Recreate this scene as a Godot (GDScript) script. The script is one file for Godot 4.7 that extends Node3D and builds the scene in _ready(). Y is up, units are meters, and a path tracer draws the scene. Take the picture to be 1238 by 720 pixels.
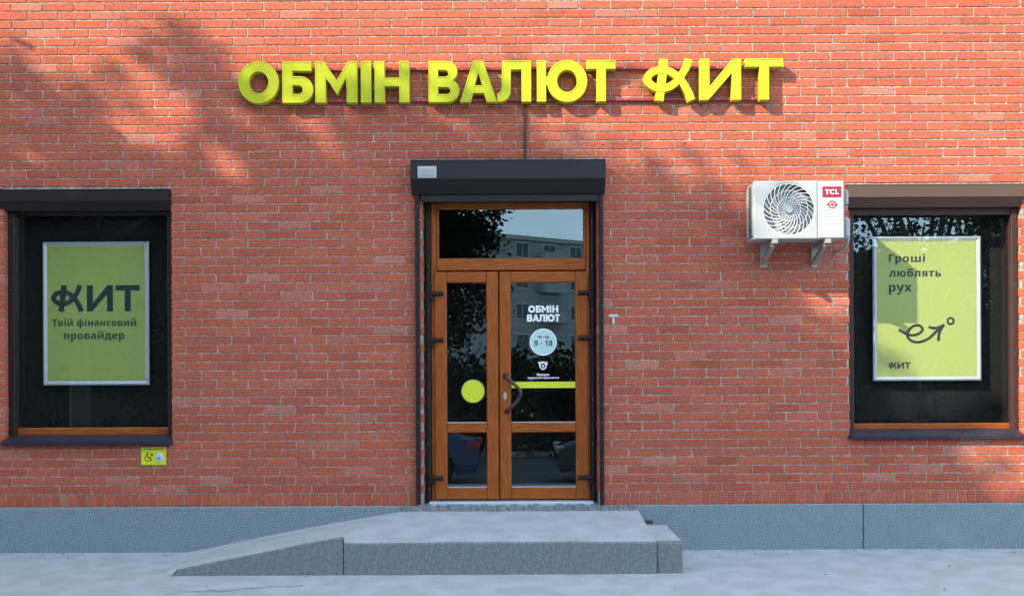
extends Node3D
# Measured layout: brick face at z = 0, pavement at the wall y = 0, camera 9 m out.
const S := 0.00684          # metres per photo pixel on the wall plane
const EYE := 1.505
const D := 9.0
const ROLL := 0.0047
const SUN := Vector3(1.29, -1.03, -1.0)
var M := {}
var counts := {}
var rng := RandomNumberGenerator.new()
var building: Node3D

# ---------------------------------------------------------------- helpers
func P(px: float, py: float, z := 0.0) -> Vector3:
	var u := px - 619.0
	var v := 445.0 - py
	var u0 := u * cos(ROLL) + v * sin(ROLL)
	var v0 := -u * sin(ROLL) + v * cos(ROLL)
	var f := (D - z) / D * S
	return Vector3(u0 * f, EYE + v0 * f, z)

func numbered(parent: Node, called: String) -> String:
	var key := str(parent.get_instance_id()) + called
	var n: int = counts.get(key, 0)
	counts[key] = n + 1
	return called if n == 0 else "%s_%03d" % [called, n]

func thing(called: String, label: String, category: String, at := Vector3.ZERO, group := "") -> Node3D:
	var o := Node3D.new()
	o.name = numbered(self, called)
	add_child(o)
	o.position = at
	tag(o, label, category, group)
	return o

func tag(o: Node, label: String, category: String, group := "") -> void:
	o.set_meta("label", label)
	o.set_meta("category", category)
	if group != "":
		o.set_meta("group", group)

func part(called: String, parent: Node, at := Vector3.ZERO) -> Node3D:
	var o := Node3D.new()
	o.name = numbered(parent, called)
	parent.add_child(o)
	o.position = at
	return o

func mesh(called: String, parent: Node, m: Mesh, mat: Material) -> MeshInstance3D:
	var o := MeshInstance3D.new()
	o.name = numbered(parent, called)
	o.mesh = m
	o.material_override = mat
	parent.add_child(o)
	return o

func new_st() -> SurfaceTool:
	var st := SurfaceTool.new()
	st.begin(Mesh.PRIMITIVE_TRIANGLES)
	return st

func obj(called: String, parent: Node, st: SurfaceTool, mat: Material) -> MeshInstance3D:
	return mesh(called, parent, st.commit(), mat)

# one flat triangle whose normal points along hint
func tri(st: SurfaceTool, a: Vector3, b: Vector3, c: Vector3, hint: Vector3) -> void:
	var n := (b - a).cross(c - a)
	if n.length_squared() < 1e-16:
		return
	n = n.normalized()
	if n.dot(hint) > 0.0:
		var t := b
		b = c
		c = t
	else:
		n = -n
	st.set_normal(n); st.add_vertex(a)
	st.set_normal(n); st.add_vertex(b)
	st.set_normal(n); st.add_vertex(c)

func quad(st: SurfaceTool, a: Vector3, b: Vector3, c: Vector3, d: Vector3, hint: Vector3) -> void:
	tri(st, a, b, c, hint)
	tri(st, a, c, d, hint)

# chamfered box between two corners
func cbox(st: SurfaceTool, lo: Vector3, hi: Vector3, b := 0.004) -> void:
	var c := (lo + hi) * 0.5
	var h := (hi - lo) * 0.5
	h = h.abs()
	b = minf(b, minf(h.x, minf(h.y, h.z)) * 0.9)
	for ax in 3:
		var u := (ax + 1) % 3
		var w := (ax + 2) % 3
		for s in [-1.0, 1.0]:
			var q: Array[Vector3] = []
			for k in [[-1, -1], [1, -1], [1, 1], [-1, 1]]:
				var p := Vector3.ZERO
				p[ax] = s * h[ax]
				p[u] = k[0] * (h[u] - b)
				p[w] = k[1] * (h[w] - b)
				q.append(c + p)
			var n := Vector3.ZERO
			n[ax] = s
			quad(st, q[0], q[1], q[2], q[3], n)
	if b <= 0.0:
		return
	for ax in 3:
		var u := (ax + 1) % 3
		var w := (ax + 2) % 3
		for su in [-1.0, 1.0]:
			for sw in [-1.0, 1.0]:
				var q: Array[Vector3] = []
				for k in [[-1.0, 0], [1.0, 0], [1.0, 1], [-1.0, 1]]:
					var p := Vector3.ZERO
					p[ax] = k[0] * (h[ax] - b)
					p[u] = su * (h[u] - (b if k[1] == 1 else 0.0))
					p[w] = sw * (h[w] - (0.0 if k[1] == 1 else b))
					q.append(c + p)
				var n := Vector3.ZERO
				n[u] = su
				n[w] = sw
				quad(st, q[0], q[1], q[2], q[3], n)
	for sx in [-1.0, 1.0]:
		for sy in [-1.0, 1.0]:
			for sz in [-1.0, 1.0]:
				var e := Vector3(sx * h.x, sy * h.y, sz * h.z)
				tri(st, c + e - Vector3(0, sy * b, sz * b), c + e - Vector3(sx * b, 0, sz * b), c + e - Vector3(sx * b, sy * b, 0), e)

func bx(called: String, parent: Node, lo: Vector3, hi: Vector3, mat: Material, b := 0.004) -> MeshInstance3D:
	var st := new_st()
	cbox(st, lo, hi, b)
	return obj(called, parent, st, mat)

# box from two photo corners at face depth z1, going back to z0
func pxbox(called: String, parent: Node, x0: float, y0: float, x1: float, y1: float, z0: float, z1: float, mat: Material, b := 0.004) -> MeshInstance3D:
	var a := P(x0, (y0 + y1) * 0.5, z1)
	var c := P(x1, (y0 + y1) * 0.5, z1)
	var t := P((x0 + x1) * 0.5, y0, z1)
	var d := P((x0 + x1) * 0.5, y1, z1)
	return bx(called, parent, Vector3(a.x, d.y, z0), Vector3(c.x, t.y, z1), mat, b)

func signed_area(p: PackedVector2Array) -> float:
	var a := 0.0
	for i in p.size():
		var q := p[(i + 1) % p.size()]
		a += p[i].x * q.y - q.x * p[i].y
	return a * 0.5

func inset(loop: PackedVector2Array, d: float) -> PackedVector2Array:
	var out := PackedVector2Array()
	var n := loop.size()
	for i in n:
		var a := (loop[i] - loop[(i + n - 1) % n]).normalized()
		var b := (loop[(i + 1) % n] - loop[i]).normalized()
		var na := Vector2(-a.y, a.x)
		var nb := Vector2(-b.y, b.x)
		var k := na + nb
		var l := k.length_squared()
		out.append(loop[i] + (k * (2.0 * d / l) if l > 0.3 else na * d))
	return out

# outline with holes, extruded from z0 to z1 with a chamfered front
func extrude(st: SurfaceTool, outer: PackedVector2Array, holes: Array, z0: float, z1: float, b := 0.0, rim := 0.0) -> void:
	var loops := []
	if signed_area(outer) < 0.0:
		outer.reverse()
	loops.append(outer)
	for h in holes:
		var hl: PackedVector2Array = h
		if signed_area(hl) > 0.0:
			hl.reverse()
		loops.append(hl)
	var face := PackedVector2Array()
	var first := true
	for l in loops:
		var lp: PackedVector2Array = l
		var ins := inset(lp, b) if b > 0.0 else lp
		var n := lp.size()
		for i in n:
			var j := (i + 1) % n
			var e := lp[j] - lp[i]
			var out := Vector3(e.y, -e.x, 0).normalized()
			quad(st, Vector3(lp[i].x, lp[i].y, z0), Vector3(lp[j].x, lp[j].y, z0), Vector3(lp[j].x, lp[j].y, z1 - b), Vector3(lp[i].x, lp[i].y, z1 - b), out)
			if b > 0.0:
				quad(st, Vector3(lp[i].x, lp[i].y, z1 - b), Vector3(lp[j].x, lp[j].y, z1 - b), Vector3(ins[j].x, ins[j].y, z1), Vector3(ins[i].x, ins[i].y, z1), out + Vector3(0, 0, 1))
		if rim > 0.0:
			var r1 := inset(lp, b + rim)
			var r2 := inset(lp, b + rim + 0.002)
			for i in n:
				var j := (i + 1) % n
				var e := lp[j] - lp[i]
				var inw := Vector3(-e.y, e.x, 0).normalized()
				quad(st, Vector3(ins[i].x, ins[i].y, z1), Vector3(ins[j].x, ins[j].y, z1), Vector3(r1[j].x, r1[j].y, z1), Vector3(r1[i].x, r1[i].y, z1), Vector3(0, 0, 1))
				quad(st, Vector3(r1[i].x, r1[i].y, z1), Vector3(r1[j].x, r1[j].y, z1), Vector3(r2[j].x, r2[j].y, z1 - 0.0035), Vector3(r2[i].x, r2[i].y, z1 - 0.0035), inw + Vector3(0, 0, 0.3))
			ins = r2
		if first:
			face = ins
			first = false
		else:
			var best := 1e9
			var bi := 0
			var bj := 0
			for i in face.size():
				for j in ins.size():
					var dd := face[i].distance_squared_to(ins[j])
					if dd < best:
						best = dd; bi = i; bj = j
			var joined := PackedVector2Array()
			for i in bi + 1:
				joined.append(face[i])
			for j in ins.size() + 1:
				joined.append(ins[(bj + j) % ins.size()])
			for i in range(bi, face.size()):
				joined.append(face[i])
			face = joined
	var idx := Geometry2D.triangulate_polygon(face)
	if idx.is_empty():
		print("triangulation failed ", outer.size())
	for i in range(0, idx.size(), 3):
		var a := face[idx[i]]
		var bb := face[idx[i + 1]]
		var c := face[idx[i + 2]]
		var zf := z1 if rim == 0.0 else z1 - 0.0035
		tri(st, Vector3(a.x, a.y, zf), Vector3(bb.x, bb.y, zf), Vector3(c.x, c.y, zf), Vector3(0, 0, 1))
		tri(st, Vector3(a.x, a.y, z0), Vector3(bb.x, bb.y, z0), Vector3(c.x, c.y, z0), Vector3(0, 0, -1))

func smooth(pts: PackedVector2Array, steps := 6) -> PackedVector2Array:
	var out := PackedVector2Array()
	for i in pts.size() - 1:
		var p0 := pts[maxi(i - 1, 0)]
		var p3 := pts[mini(i + 2, pts.size() - 1)]
		for k in steps:
			out.append(pts[i].cubic_interpolate(pts[i + 1], p0, p3, float(k) / steps))
	out.append(pts[pts.size() - 1])
	return out

func ribbon(st: SurfaceTool, pts: PackedVector2Array, w: float, z0: float, z1: float, b := 0.0) -> void:
	var n := pts.size()
	var rows := []
	for i in n:
		var t := (pts[mini(i + 1, n - 1)] - pts[maxi(i - 1, 0)]).normalized()
		var s := Vector2(-t.y, t.x) * w * 0.5
		var k := 1.0 - 2.0 * b / w
		var e := t * b if i == 0 else (-t * b if i == n - 1 else Vector2.ZERO)
		var row := []
		for q in [[pts[i] + s, z0], [pts[i] + s, z1 - b], [pts[i] + s * k + e, z1], [pts[i] - s * k + e, z1], [pts[i] - s, z1 - b], [pts[i] - s, z0]]:
			row.append(Vector3(q[0].x, q[0].y, q[1]))
		rows.append(row)
	for i in n - 1:
		var side: Vector3 = (rows[i][0] as Vector3) - (rows[i][5] as Vector3)
		var hints := [side, side.normalized() + Vector3(0, 0, 1), Vector3(0, 0, 1), -side.normalized() + Vector3(0, 0, 1), -side, Vector3(0, 0, -1)]
		for k in 6:
			var m := (k + 1) % 6
			quad(st, rows[i][k], rows[i + 1][k], rows[i + 1][m], rows[i][m], hints[k])
	for i in [0, n - 1]:
		var out2 := pts[0] - pts[1] if i == 0 else pts[n - 1] - pts[n - 2]
		var out := Vector3(out2.x, out2.y, 0).normalized()
		quad(st, rows[i][0], rows[i][1], rows[i][4], rows[i][5], out)
		quad(st, rows[i][1], rows[i][2], rows[i][3], rows[i][4], out + Vector3(0, 0, 1))

func arc(c: Vector2, rx: float, ry: float, a0: float, a1: float, n: int) -> PackedVector2Array:
	var out := PackedVector2Array()
	for i in n:
		var t := deg_to_rad(lerpf(a0, a1, float(i) / (n - 1)))
		out.append(c + Vector2(cos(t) * rx, sin(t) * ry))
	return out

func ring_loop(c: Vector2, rx: float, ry: float, n := 40) -> PackedVector2Array:
	var out := PackedVector2Array()
	for i in n:
		var t := TAU * i / n
		out.append(c + Vector2(cos(t) * rx, sin(t) * ry))
	return out

# tube along points with a radius at each
func tube(st: SurfaceTool, pts: Array, radii: Array, sides := 10, caps := true) -> void:
	var rings := []
	var flat := true
	for i in pts.size() - 1:
		if absf(((pts[i + 1] as Vector3) - (pts[i] as Vector3)).normalized().z) > 0.93:
			flat = false
	for i in pts.size():
		var a: Vector3 = pts[maxi(i - 1, 0)]
		var b: Vector3 = pts[mini(i + 1, pts.size() - 1)]
		var t := (b - a).normalized()
		var ref := Vector3.BACK if flat else (Vector3.UP if absf(t.y) < 0.9 else Vector3.RIGHT)
		var u := t.cross(ref).normalized()
		var w := u.cross(t).normalized()
		var ring := []
		for k in sides:
			var an := TAU * k / sides
			ring.append((pts[i] as Vector3) + (u * cos(an) + w * sin(an)) * float(radii[i]))
		rings.append(ring)
	for i in pts.size() - 1:
		for k in sides:
			var k2 := (k + 1) % sides
			var va: Array = [rings[i][k], rings[i][k2], rings[i + 1][k2], rings[i + 1][k]]
			var na := []
			for m in 4:
				var centre: Vector3 = pts[i] if m < 2 else pts[i + 1]
				na.append(((va[m] as Vector3) - centre).normalized())
			var fl := ((va[1] as Vector3) - (va[0] as Vector3)).cross((va[2] as Vector3) - (va[0] as Vector3)).dot(na[0]) > 0.0
			for order in ([[0, 2, 1], [0, 3, 2]] if fl else [[0, 1, 2], [0, 2, 3]]):
				for m in order:
					st.set_normal(na[m]); st.add_vertex(va[m])
	if caps:
		for e in [0, pts.size() - 1]:
			var other: Vector3 = pts[1] if e == 0 else pts[pts.size() - 2]
			var hint: Vector3 = (pts[e] as Vector3) - other
			for k in sides:
				tri(st, pts[e], rings[e][k], rings[e][(k + 1) % sides], hint)

# ---------------------------------------------------------------- materials
func lin(r: float, g: float, b: float) -> Color:
	return Color(r, g, b).linear_to_srgb()

func mat(called: String, c: Color, rough := 0.7, metal := 0.0) -> StandardMaterial3D:
	var m := StandardMaterial3D.new()
	m.resource_name = called
	m.albedo_color = c
	m.roughness = rough
	m.metallic = metal
	M[called] = m
	return m

func noise_image(size: int, seed_: int, freq: float, octaves: int, lo: Color, hi: Color, lo2 := 0.0, hi2 := 1.0, stretch := Vector2.ONE) -> ImageTexture:
	var n := FastNoiseLite.new()
	n.seed = seed_
	n.frequency = freq
	n.noise_type = FastNoiseLite.TYPE_SIMPLEX_SMOOTH
	n.fractal_octaves = octaves
	var im := Image.create(size, size, false, Image.FORMAT_RGB8)
	# wrapped on a torus in 4 directions by blending two offsets
	for y in size:
		for x in size:
			var fx := float(x) / size
			var fy := float(y) / size
			var v := 0.0
			var wt := 0.0
			for ox in 2:
				for oy in 2:
					var w := (fx if ox == 1 else 1.0 - fx) * (fy if oy == 1 else 1.0 - fy)
					v += w * n.get_noise_2d((x - ox * size) * stretch.x, (y - oy * size) * stretch.y)
					wt += w * w
			v = clampf(v / sqrt(wt) * 0.5 + 0.5, 0.0, 1.0)
			v = smoothstep(lo2, hi2, v)
			im.set_pixel(x, y, lo.lerp(hi, v))
	im.generate_mipmaps()
	return ImageTexture.create_from_image(im)

func world_tex(m: StandardMaterial3D, t: Texture2D, scale: float) -> void:
	m.albedo_texture = t
	m.uv1_triplanar = true
	m.uv1_world_triplanar = true
	m.uv1_scale = Vector3.ONE * scale

func relief(m: StandardMaterial3D, t: Texture2D, cm: float) -> void:
	m.heightmap_enabled = true
	m.heightmap_texture = t
	m.heightmap_scale = cm

func make_materials() -> void:
	var g := Color(0.5, 0.5, 0.5)
	var fine := noise_image(256, 3, 0.09, 3, Color(0.1, 0.1, 0.1), Color(0.95, 0.95, 0.95), 0.1, 0.9)
	# brick: vertex colour carries each brick's own tone; the texture its grain and pale bloom
	var bt := noise_image(1024, 11, 0.03, 7, Color(0.84, 0.83, 0.82), Color(1.0, 1.0, 1.0), 0.2, 0.8)
	var b := mat("brick_clay", Color.WHITE, 0.85)
	b.vertex_color_use_as_albedo = true
	world_tex(b, bt, 1.1)
	relief(b, fine, 0.06)
	var mo := mat("mortar", lin(0.46, 0.41, 0.36), 0.95)
	world_tex(mo, noise_image(256, 5, 0.03, 4, Color(0.74, 0.73, 0.72), Color(1, 1, 1), 0.2, 0.8), 2.3)
	relief(mo, fine, 0.12)
	var pl := mat("plinth_render", lin(0.38, 0.46, 0.49), 0.9)
	world_tex(pl, noise_image(256, 9, 0.12, 3, Color(0.72, 0.72, 0.72), Color(1, 1, 1), 0.15, 0.85), 3.0)
	relief(pl, noise_image(256, 19, 0.1, 2, Color.BLACK, Color.WHITE, 0.2, 0.8), 1.0)
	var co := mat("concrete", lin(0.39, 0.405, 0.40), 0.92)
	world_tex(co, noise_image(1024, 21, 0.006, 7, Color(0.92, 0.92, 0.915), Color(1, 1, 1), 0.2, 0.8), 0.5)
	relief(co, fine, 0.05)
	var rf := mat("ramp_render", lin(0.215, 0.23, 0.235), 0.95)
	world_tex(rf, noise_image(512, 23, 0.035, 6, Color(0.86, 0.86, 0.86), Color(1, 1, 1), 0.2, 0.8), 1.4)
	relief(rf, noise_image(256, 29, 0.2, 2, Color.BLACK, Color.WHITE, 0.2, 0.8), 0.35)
	var wd := noise_image(512, 31, 0.02, 4, lin(0.22, 0.055, 0.010), lin(0.36, 0.098, 0.019), 0.15, 0.85, Vector2(3.5, 0.25))
	var wv := mat("wood_upright", Color.WHITE, 0.38)
	world_tex(wv, wd, 1.6)
	var wdh := noise_image(512, 31, 0.02, 4, lin(0.22, 0.055, 0.010), lin(0.36, 0.098, 0.019), 0.15, 0.85, Vector2(0.25, 3.5))
	var wh := mat("wood_level", Color.WHITE, 0.38)
	world_tex(wh, wdh, 1.6)
	mat("dark_metal", lin(0.020, 0.014, 0.014), 0.45)
	mat("shutter_blue_grey", lin(0.020, 0.020, 0.022), 0.4)
	mat("shutter_brown", lin(0.085, 0.053, 0.042), 0.45)
	mat("shutter_dark", lin(0.022, 0.016, 0.015), 0.45)
	mat("rail_brown", lin(0.050, 0.024, 0.022), 0.45)
	mat("sill_metal", lin(0.028, 0.024, 0.034), 0.4)
	mat("sign_yellow", lin(0.43, 0.455, 0.02), 0.45)
	mat("sign_rail_red", lin(0.26, 0.026, 0.03), 0.5)
	mat("steel", lin(0.55, 0.56, 0.57), 0.35, 0.9)
	mat("aluminium", lin(0.50, 0.56, 0.60), 0.38, 0.35)
	mat("white_plastic", lin(0.33, 0.35, 0.355), 0.45)
	mat("ac_panel_white", lin(0.36, 0.36, 0.355), 0.4)
	mat("ac_grille", lin(0.50, 0.53, 0.53), 0.45)
	mat("ac_dark", lin(0.32, 0.34, 0.345), 0.7)
	mat("bracket_grey", lin(0.30, 0.30, 0.29), 0.5, 0.3)
	mat("red_label", lin(0.28, 0.004, 0.032), 0.4)
	mat("grey_print", lin(0.45, 0.45, 0.46), 0.6)
	mat("poster_green", lin(0.35, 0.42, 0.105), 0.6)
	mat("poster_lime", lin(0.39, 0.45, 0.135), 0.6)
	mat("poster_ink", lin(0.018, 0.030, 0.034), 0.6)
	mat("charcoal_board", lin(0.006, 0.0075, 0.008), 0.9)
	mat("vinyl_yellow", lin(0.60, 0.63, 0.02), 0.4)
	mat("vinyl_white", lin(0.78, 0.82, 0.82), 0.5)
	mat("vinyl_mint", lin(0.42, 0.60, 0.56), 0.5)
	mat("plate_yellow", lin(0.62, 0.62, 0.015), 0.45)
	mat("black_print", lin(0.015, 0.015, 0.02), 0.5)
	mat("pale_blue", lin(0.42, 0.60, 0.72), 0.4)
	mat("blue_button", lin(0.12, 0.30, 0.50), 0.4)
	mat("interior", lin(0.14, 0.135, 0.13), 0.9)
	mat("interior_floor", lin(0.10, 0.095, 0.09), 0.5)
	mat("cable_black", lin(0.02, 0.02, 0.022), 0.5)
	mat("handle_brown", lin(0.060, 0.042, 0.040), 0.3, 0.3)
	mat("asphalt", lin(0.06, 0.06, 0.062), 0.9)
	for k in ["wood_upright", "wood_level", "dark_metal", "shutter_blue_grey", "shutter_brown", "shutter_dark", "rail_brown", "sill_metal", "sign_yellow"]:
		M[k].metallic_specular = 0.3
	for k in ["brick_clay", "mortar", "plinth_render", "concrete", "ramp_render"]:
		M[k].metallic_specular = 0.2
	var gl := mat("glass", Color(0.03, 0.05, 0.05, 0.02), 0.0)
	gl.transparency = BaseMaterial3D.TRANSPARENCY_ALPHA
	gl.metallic_specular = 0.5
	var orm := ORMMaterial3D.new()
	orm.resource_name = "mirror_film"
	var im := Image.create(4, 4, false, Image.FORMAT_RGB8)
	im.fill(Color(1.0, 0.0, 1.0))
	orm.orm_texture = ImageTexture.create_from_image(im)
	orm.albedo_color = Color(0.56, 0.90, 0.97, 0.09)  # teal of the mirrored sky put into this added mirror layer
	orm.transparency = BaseMaterial3D.TRANSPARENCY_ALPHA
	M["film"] = orm
	var bark := mat("bark", lin(0.075, 0.058, 0.045), 0.95)
	world_tex(bark, noise_image(256, 41, 0.05, 4, Color(0.45, 0.45, 0.45), Color(1, 1, 1), 0.2, 0.8, Vector2(2.5, 0.5)), 1.2)
	var lf := mat("leaf", Color.WHITE, 0.5)
	lf.vertex_color_use_as_albedo = true
	lf.backlight_enabled = true
	lf.backlight = Color(0.8, 0.95, 0.4)
	mat("facade_grey", lin(0.33, 0.32, 0.30), 0.9)
	mat("facade_panel", lin(0.42, 0.40, 0.36), 0.9)
	mat("window_dark", lin(0.03, 0.04, 0.05), 0.1)
	mat("window_frame_white", lin(0.65, 0.65, 0.63), 0.5)
	mat("car_blue", lin(0.015, 0.05, 0.13), 0.25)
	mat("car_dark", lin(0.03, 0.032, 0.036), 0.25)
	mat("car_glass", lin(0.02, 0.022, 0.025), 0.05)
	mat("tyre", lin(0.02, 0.02, 0.02), 0.85)
	mat("tail_red", lin(0.45, 0.01, 0.012), 0.25)
	mat("lawn", lin(0.055, 0.085, 0.025), 0.95)

# ---------------------------------------------------------------- setting
func setup_camera() -> void:
	var cam := Camera3D.new()
	cam.name = "camera"
	cam.projection = Camera3D.PROJECTION_FRUSTUM
	cam.near = 0.1
	cam.far = 600.0
	cam.size = 720.0 * S / D * cam.near
	cam.frustum_offset = Vector2(0.0, 85.0 * S / D * cam.near)
	cam.position = Vector3(0, EYE, D)
	cam.rotation = Vector3(0, 0, -ROLL)
	add_child(cam)
	cam.current = true

func setup_light() -> void:
	var env := Environment.new()
	env.background_mode = Environment.BG_SKY
	env.tonemap_mode = Environment.TONE_MAPPER_LINEAR
	env.tonemap_exposure = 2.65
	env.sdfgi_enabled = true
	env.ssao_enabled = true
	env.ssil_enabled = true
	var sky := ProceduralSkyMaterial.new()
	sky.sky_top_color = Color(0.66, 0.75, 0.86)
	sky.sky_horizon_color = Color(0.86, 0.91, 0.96)
	sky.sky_curve = 0.22
	sky.sky_energy_multiplier = 1.22
	sky.ground_bottom_color = Color(0.35, 0.35, 0.36)
	sky.ground_horizon_color = Color(0.6, 0.62, 0.64)
	sky.sun_angle_max = 4.0
	var s := Sky.new()
	s.sky_material = sky
	env.sky = s
	var we := WorldEnvironment.new()
	we.name = "world_environment"
	we.environment = env
	add_child(we)
	var sun := DirectionalLight3D.new()
	sun.name = "sun"
	sun.light_energy = 1.2
	sun.light_color = Color(1.0, 0.95, 0.83)
	sun.light_angular_distance = 0.45
	sun.shadow_enabled = true
	add_child(sun)
	sun.look_at_from_position(Vector3.ZERO, SUN, Vector3.UP)

func ground_height(x: float, z: float) -> float:
	var h := 0.0
	if z > 3.0:
		h = -0.8 * smoothstep(3.0, 10.5, z)
	return h

func build_ground() -> void:
	var g := Node3D.new()
	g.name = "ground"
	g.set_meta("kind", "structure")
	add_child(g)
	var st := new_st()
	var xs := [-400.0, -120.0, -40.0, -16.0, -8.0, -5.0, -2.5, 0.0, 2.5, 5.0, 8.0, 16.0, 40.0, 120.0, 400.0]
	var zs := [-200.0, -40.0, -0.05, 1.0, 2.0, 3.0, 4.0, 5.0, 6.0, 7.0, 8.0, 9.0, 10.5, 30.0, 60.0, 150.0, 400.0]
	for i in xs.size() - 1:
		for j in zs.size() - 1:
			var q := []
			for k in [[0, 0], [1, 0], [1, 1], [0, 1]]:
				var x: float = xs[i + k[0]]
				var z: float = zs[j + k[1]]
				q.append(Vector3(x, ground_height(x, z), z))
			quad(st, q[0], q[1], q[2], q[3], Vector3.UP)
	obj("pavement", g, st, M.concrete)
	var road := Node3D.new()
	road.name = "road"
	road.set_meta("kind", "structure")
	add_child(road)
	var r := new_st()
	cbox(r, Vector3(-120, -1.0, 11.2), Vector3(120, -0.79, 19.0), 0.0)
	obj("asphalt", road, r, M.asphalt)
	for z in [11.05, 19.15]:
		bx("kerb", road, Vector3(-60, -1.0, z - 0.15), Vector3(60, -0.67, z + 0.14), M.concrete, 0.02)
	var lawn := Node3D.new()
	lawn.name = "lawn"
	lawn.set_meta("kind", "structure")
	add_child(lawn)
	var l := new_st()
	quad(l, Vector3(-120, -0.79, 19.4), Vector3(120, -0.79, 19.4), Vector3(120, -0.79, 90), Vector3(-120, -0.79, 90), Vector3.UP)
	obj("grass", lawn, l, M.lawn)

func build_pavement_wear() -> void:
	# cracks filled with dark grit, and loose grit along the wall foot
	var r := RandomNumberGenerator.new()
	r.seed = 61
	for c in [[Vector2(-2.35, 1.68), Vector2(-1.45, 1.44)]]:
		var st := new_st()
		var n := 16
		var prev := Vector3.ZERO
		for i in n + 1:
			var f := float(i) / n
			var q: Vector2 = (c[0] as Vector2).lerp(c[1], f) + Vector2(r.randf_range(-0.02, 0.02), r.randf_range(-0.035, 0.035))
			var p := Vector3(q.x, 0.004, q.y)
			if i > 0:
				var w := Vector3(0, 0, 0.004 + 0.003 * r.randf())
				quad(st, prev - w, p - w, p + w, prev + w, Vector3.UP)
			prev = p
		var o := obj("crack", get_node("ground"), st, M.ramp_render)
		if o == null:
			return
	var g := new_st()
	for i in 110:
		var x := r.randf_range(-4.6, 4.6)
		var z := 0.03 + absf(r.randfn()) * 0.09
		if r.randf() < 0.25:
			z = r.randf_range(0.1, 2.2)
		if x > -2.75 and x < 1.26 and z < 1.08:
			continue
		var s := r.randf_range(0.003, 0.009)
		cbox(g, Vector3(x - s, 0.0, z - s), Vector3(x + s * r.randf_range(0.5, 1.4), s, z + s), s * 0.4)
	var grit := obj("grit", self, g, M.ramp_render)
	grit.set_meta("kind", "stuff")
	tag(grit, "loose dark grit scattered along the foot of the plinth", "grit")

# brick with its own slightly uneven corners; front face chamfered
func brick_into(st: SurfaceTool, x0: float, x1: float, y0: float, y1: float, zb: float, r: RandomNumberGenerator, tone: Color) -> void:
	var zf := r.randf_range(-0.0012, 0.0012)
	var b := 0.0022
	st.set_color(tone)
	var o: Array[Vector3] = []
	var f: Array[Vector3] = []
	var k := [[x0, y0, 1, 1], [x1, y0, -1, 1], [x1, y1, -1, -1], [x0, y1, 1, -1]]
	for i in 4:
		var x: float = k[i][0] + r.randf_range(-0.001, 0.001)
		var y: float = k[i][1] + r.randf_range(-0.0009, 0.0009)
		var bb := b * r.randf_range(0.5, 1.1)
		o.append(Vector3(x, y, zf - b))
		f.append(Vector3(x + k[i][2] * bb, y + k[i][3] * bb, zf + r.randf_range(-0.0007, 0.0007)))
	quad(st, f[0], f[1], f[2], f[3], Vector3(0, 0, 1))
	var c := (o[0] + o[2]) * 0.5
	for i in 4:
		var j := (i + 1) % 4
		var out := (o[i] + o[j]) * 0.5 - c
		quad(st, o[i], o[j], f[j], f[i], out + Vector3(0, 0, 0.05))
		quad(st, o[i], o[j], Vector3(o[j].x, o[j].y, zb), Vector3(o[i].x, o[i].y, zb), out)

func brick_tone(r: RandomNumberGenerator) -> Color:
	var t := r.randf_range(0.90, 1.08)
	if r.randf() < 0.07:
		t *= 0.90
	var w := r.randf_range(-0.05, 0.07)
	var c := Color(0.465 * t, (0.120 + 0.12 * w) * t, (0.070 + 0.10 * w) * t)
	if r.randf() < 0.07:
		c = c.lerp(Color(0.55, 0.42, 0.36), r.randf_range(0.08, 0.22))
	return c

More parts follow.
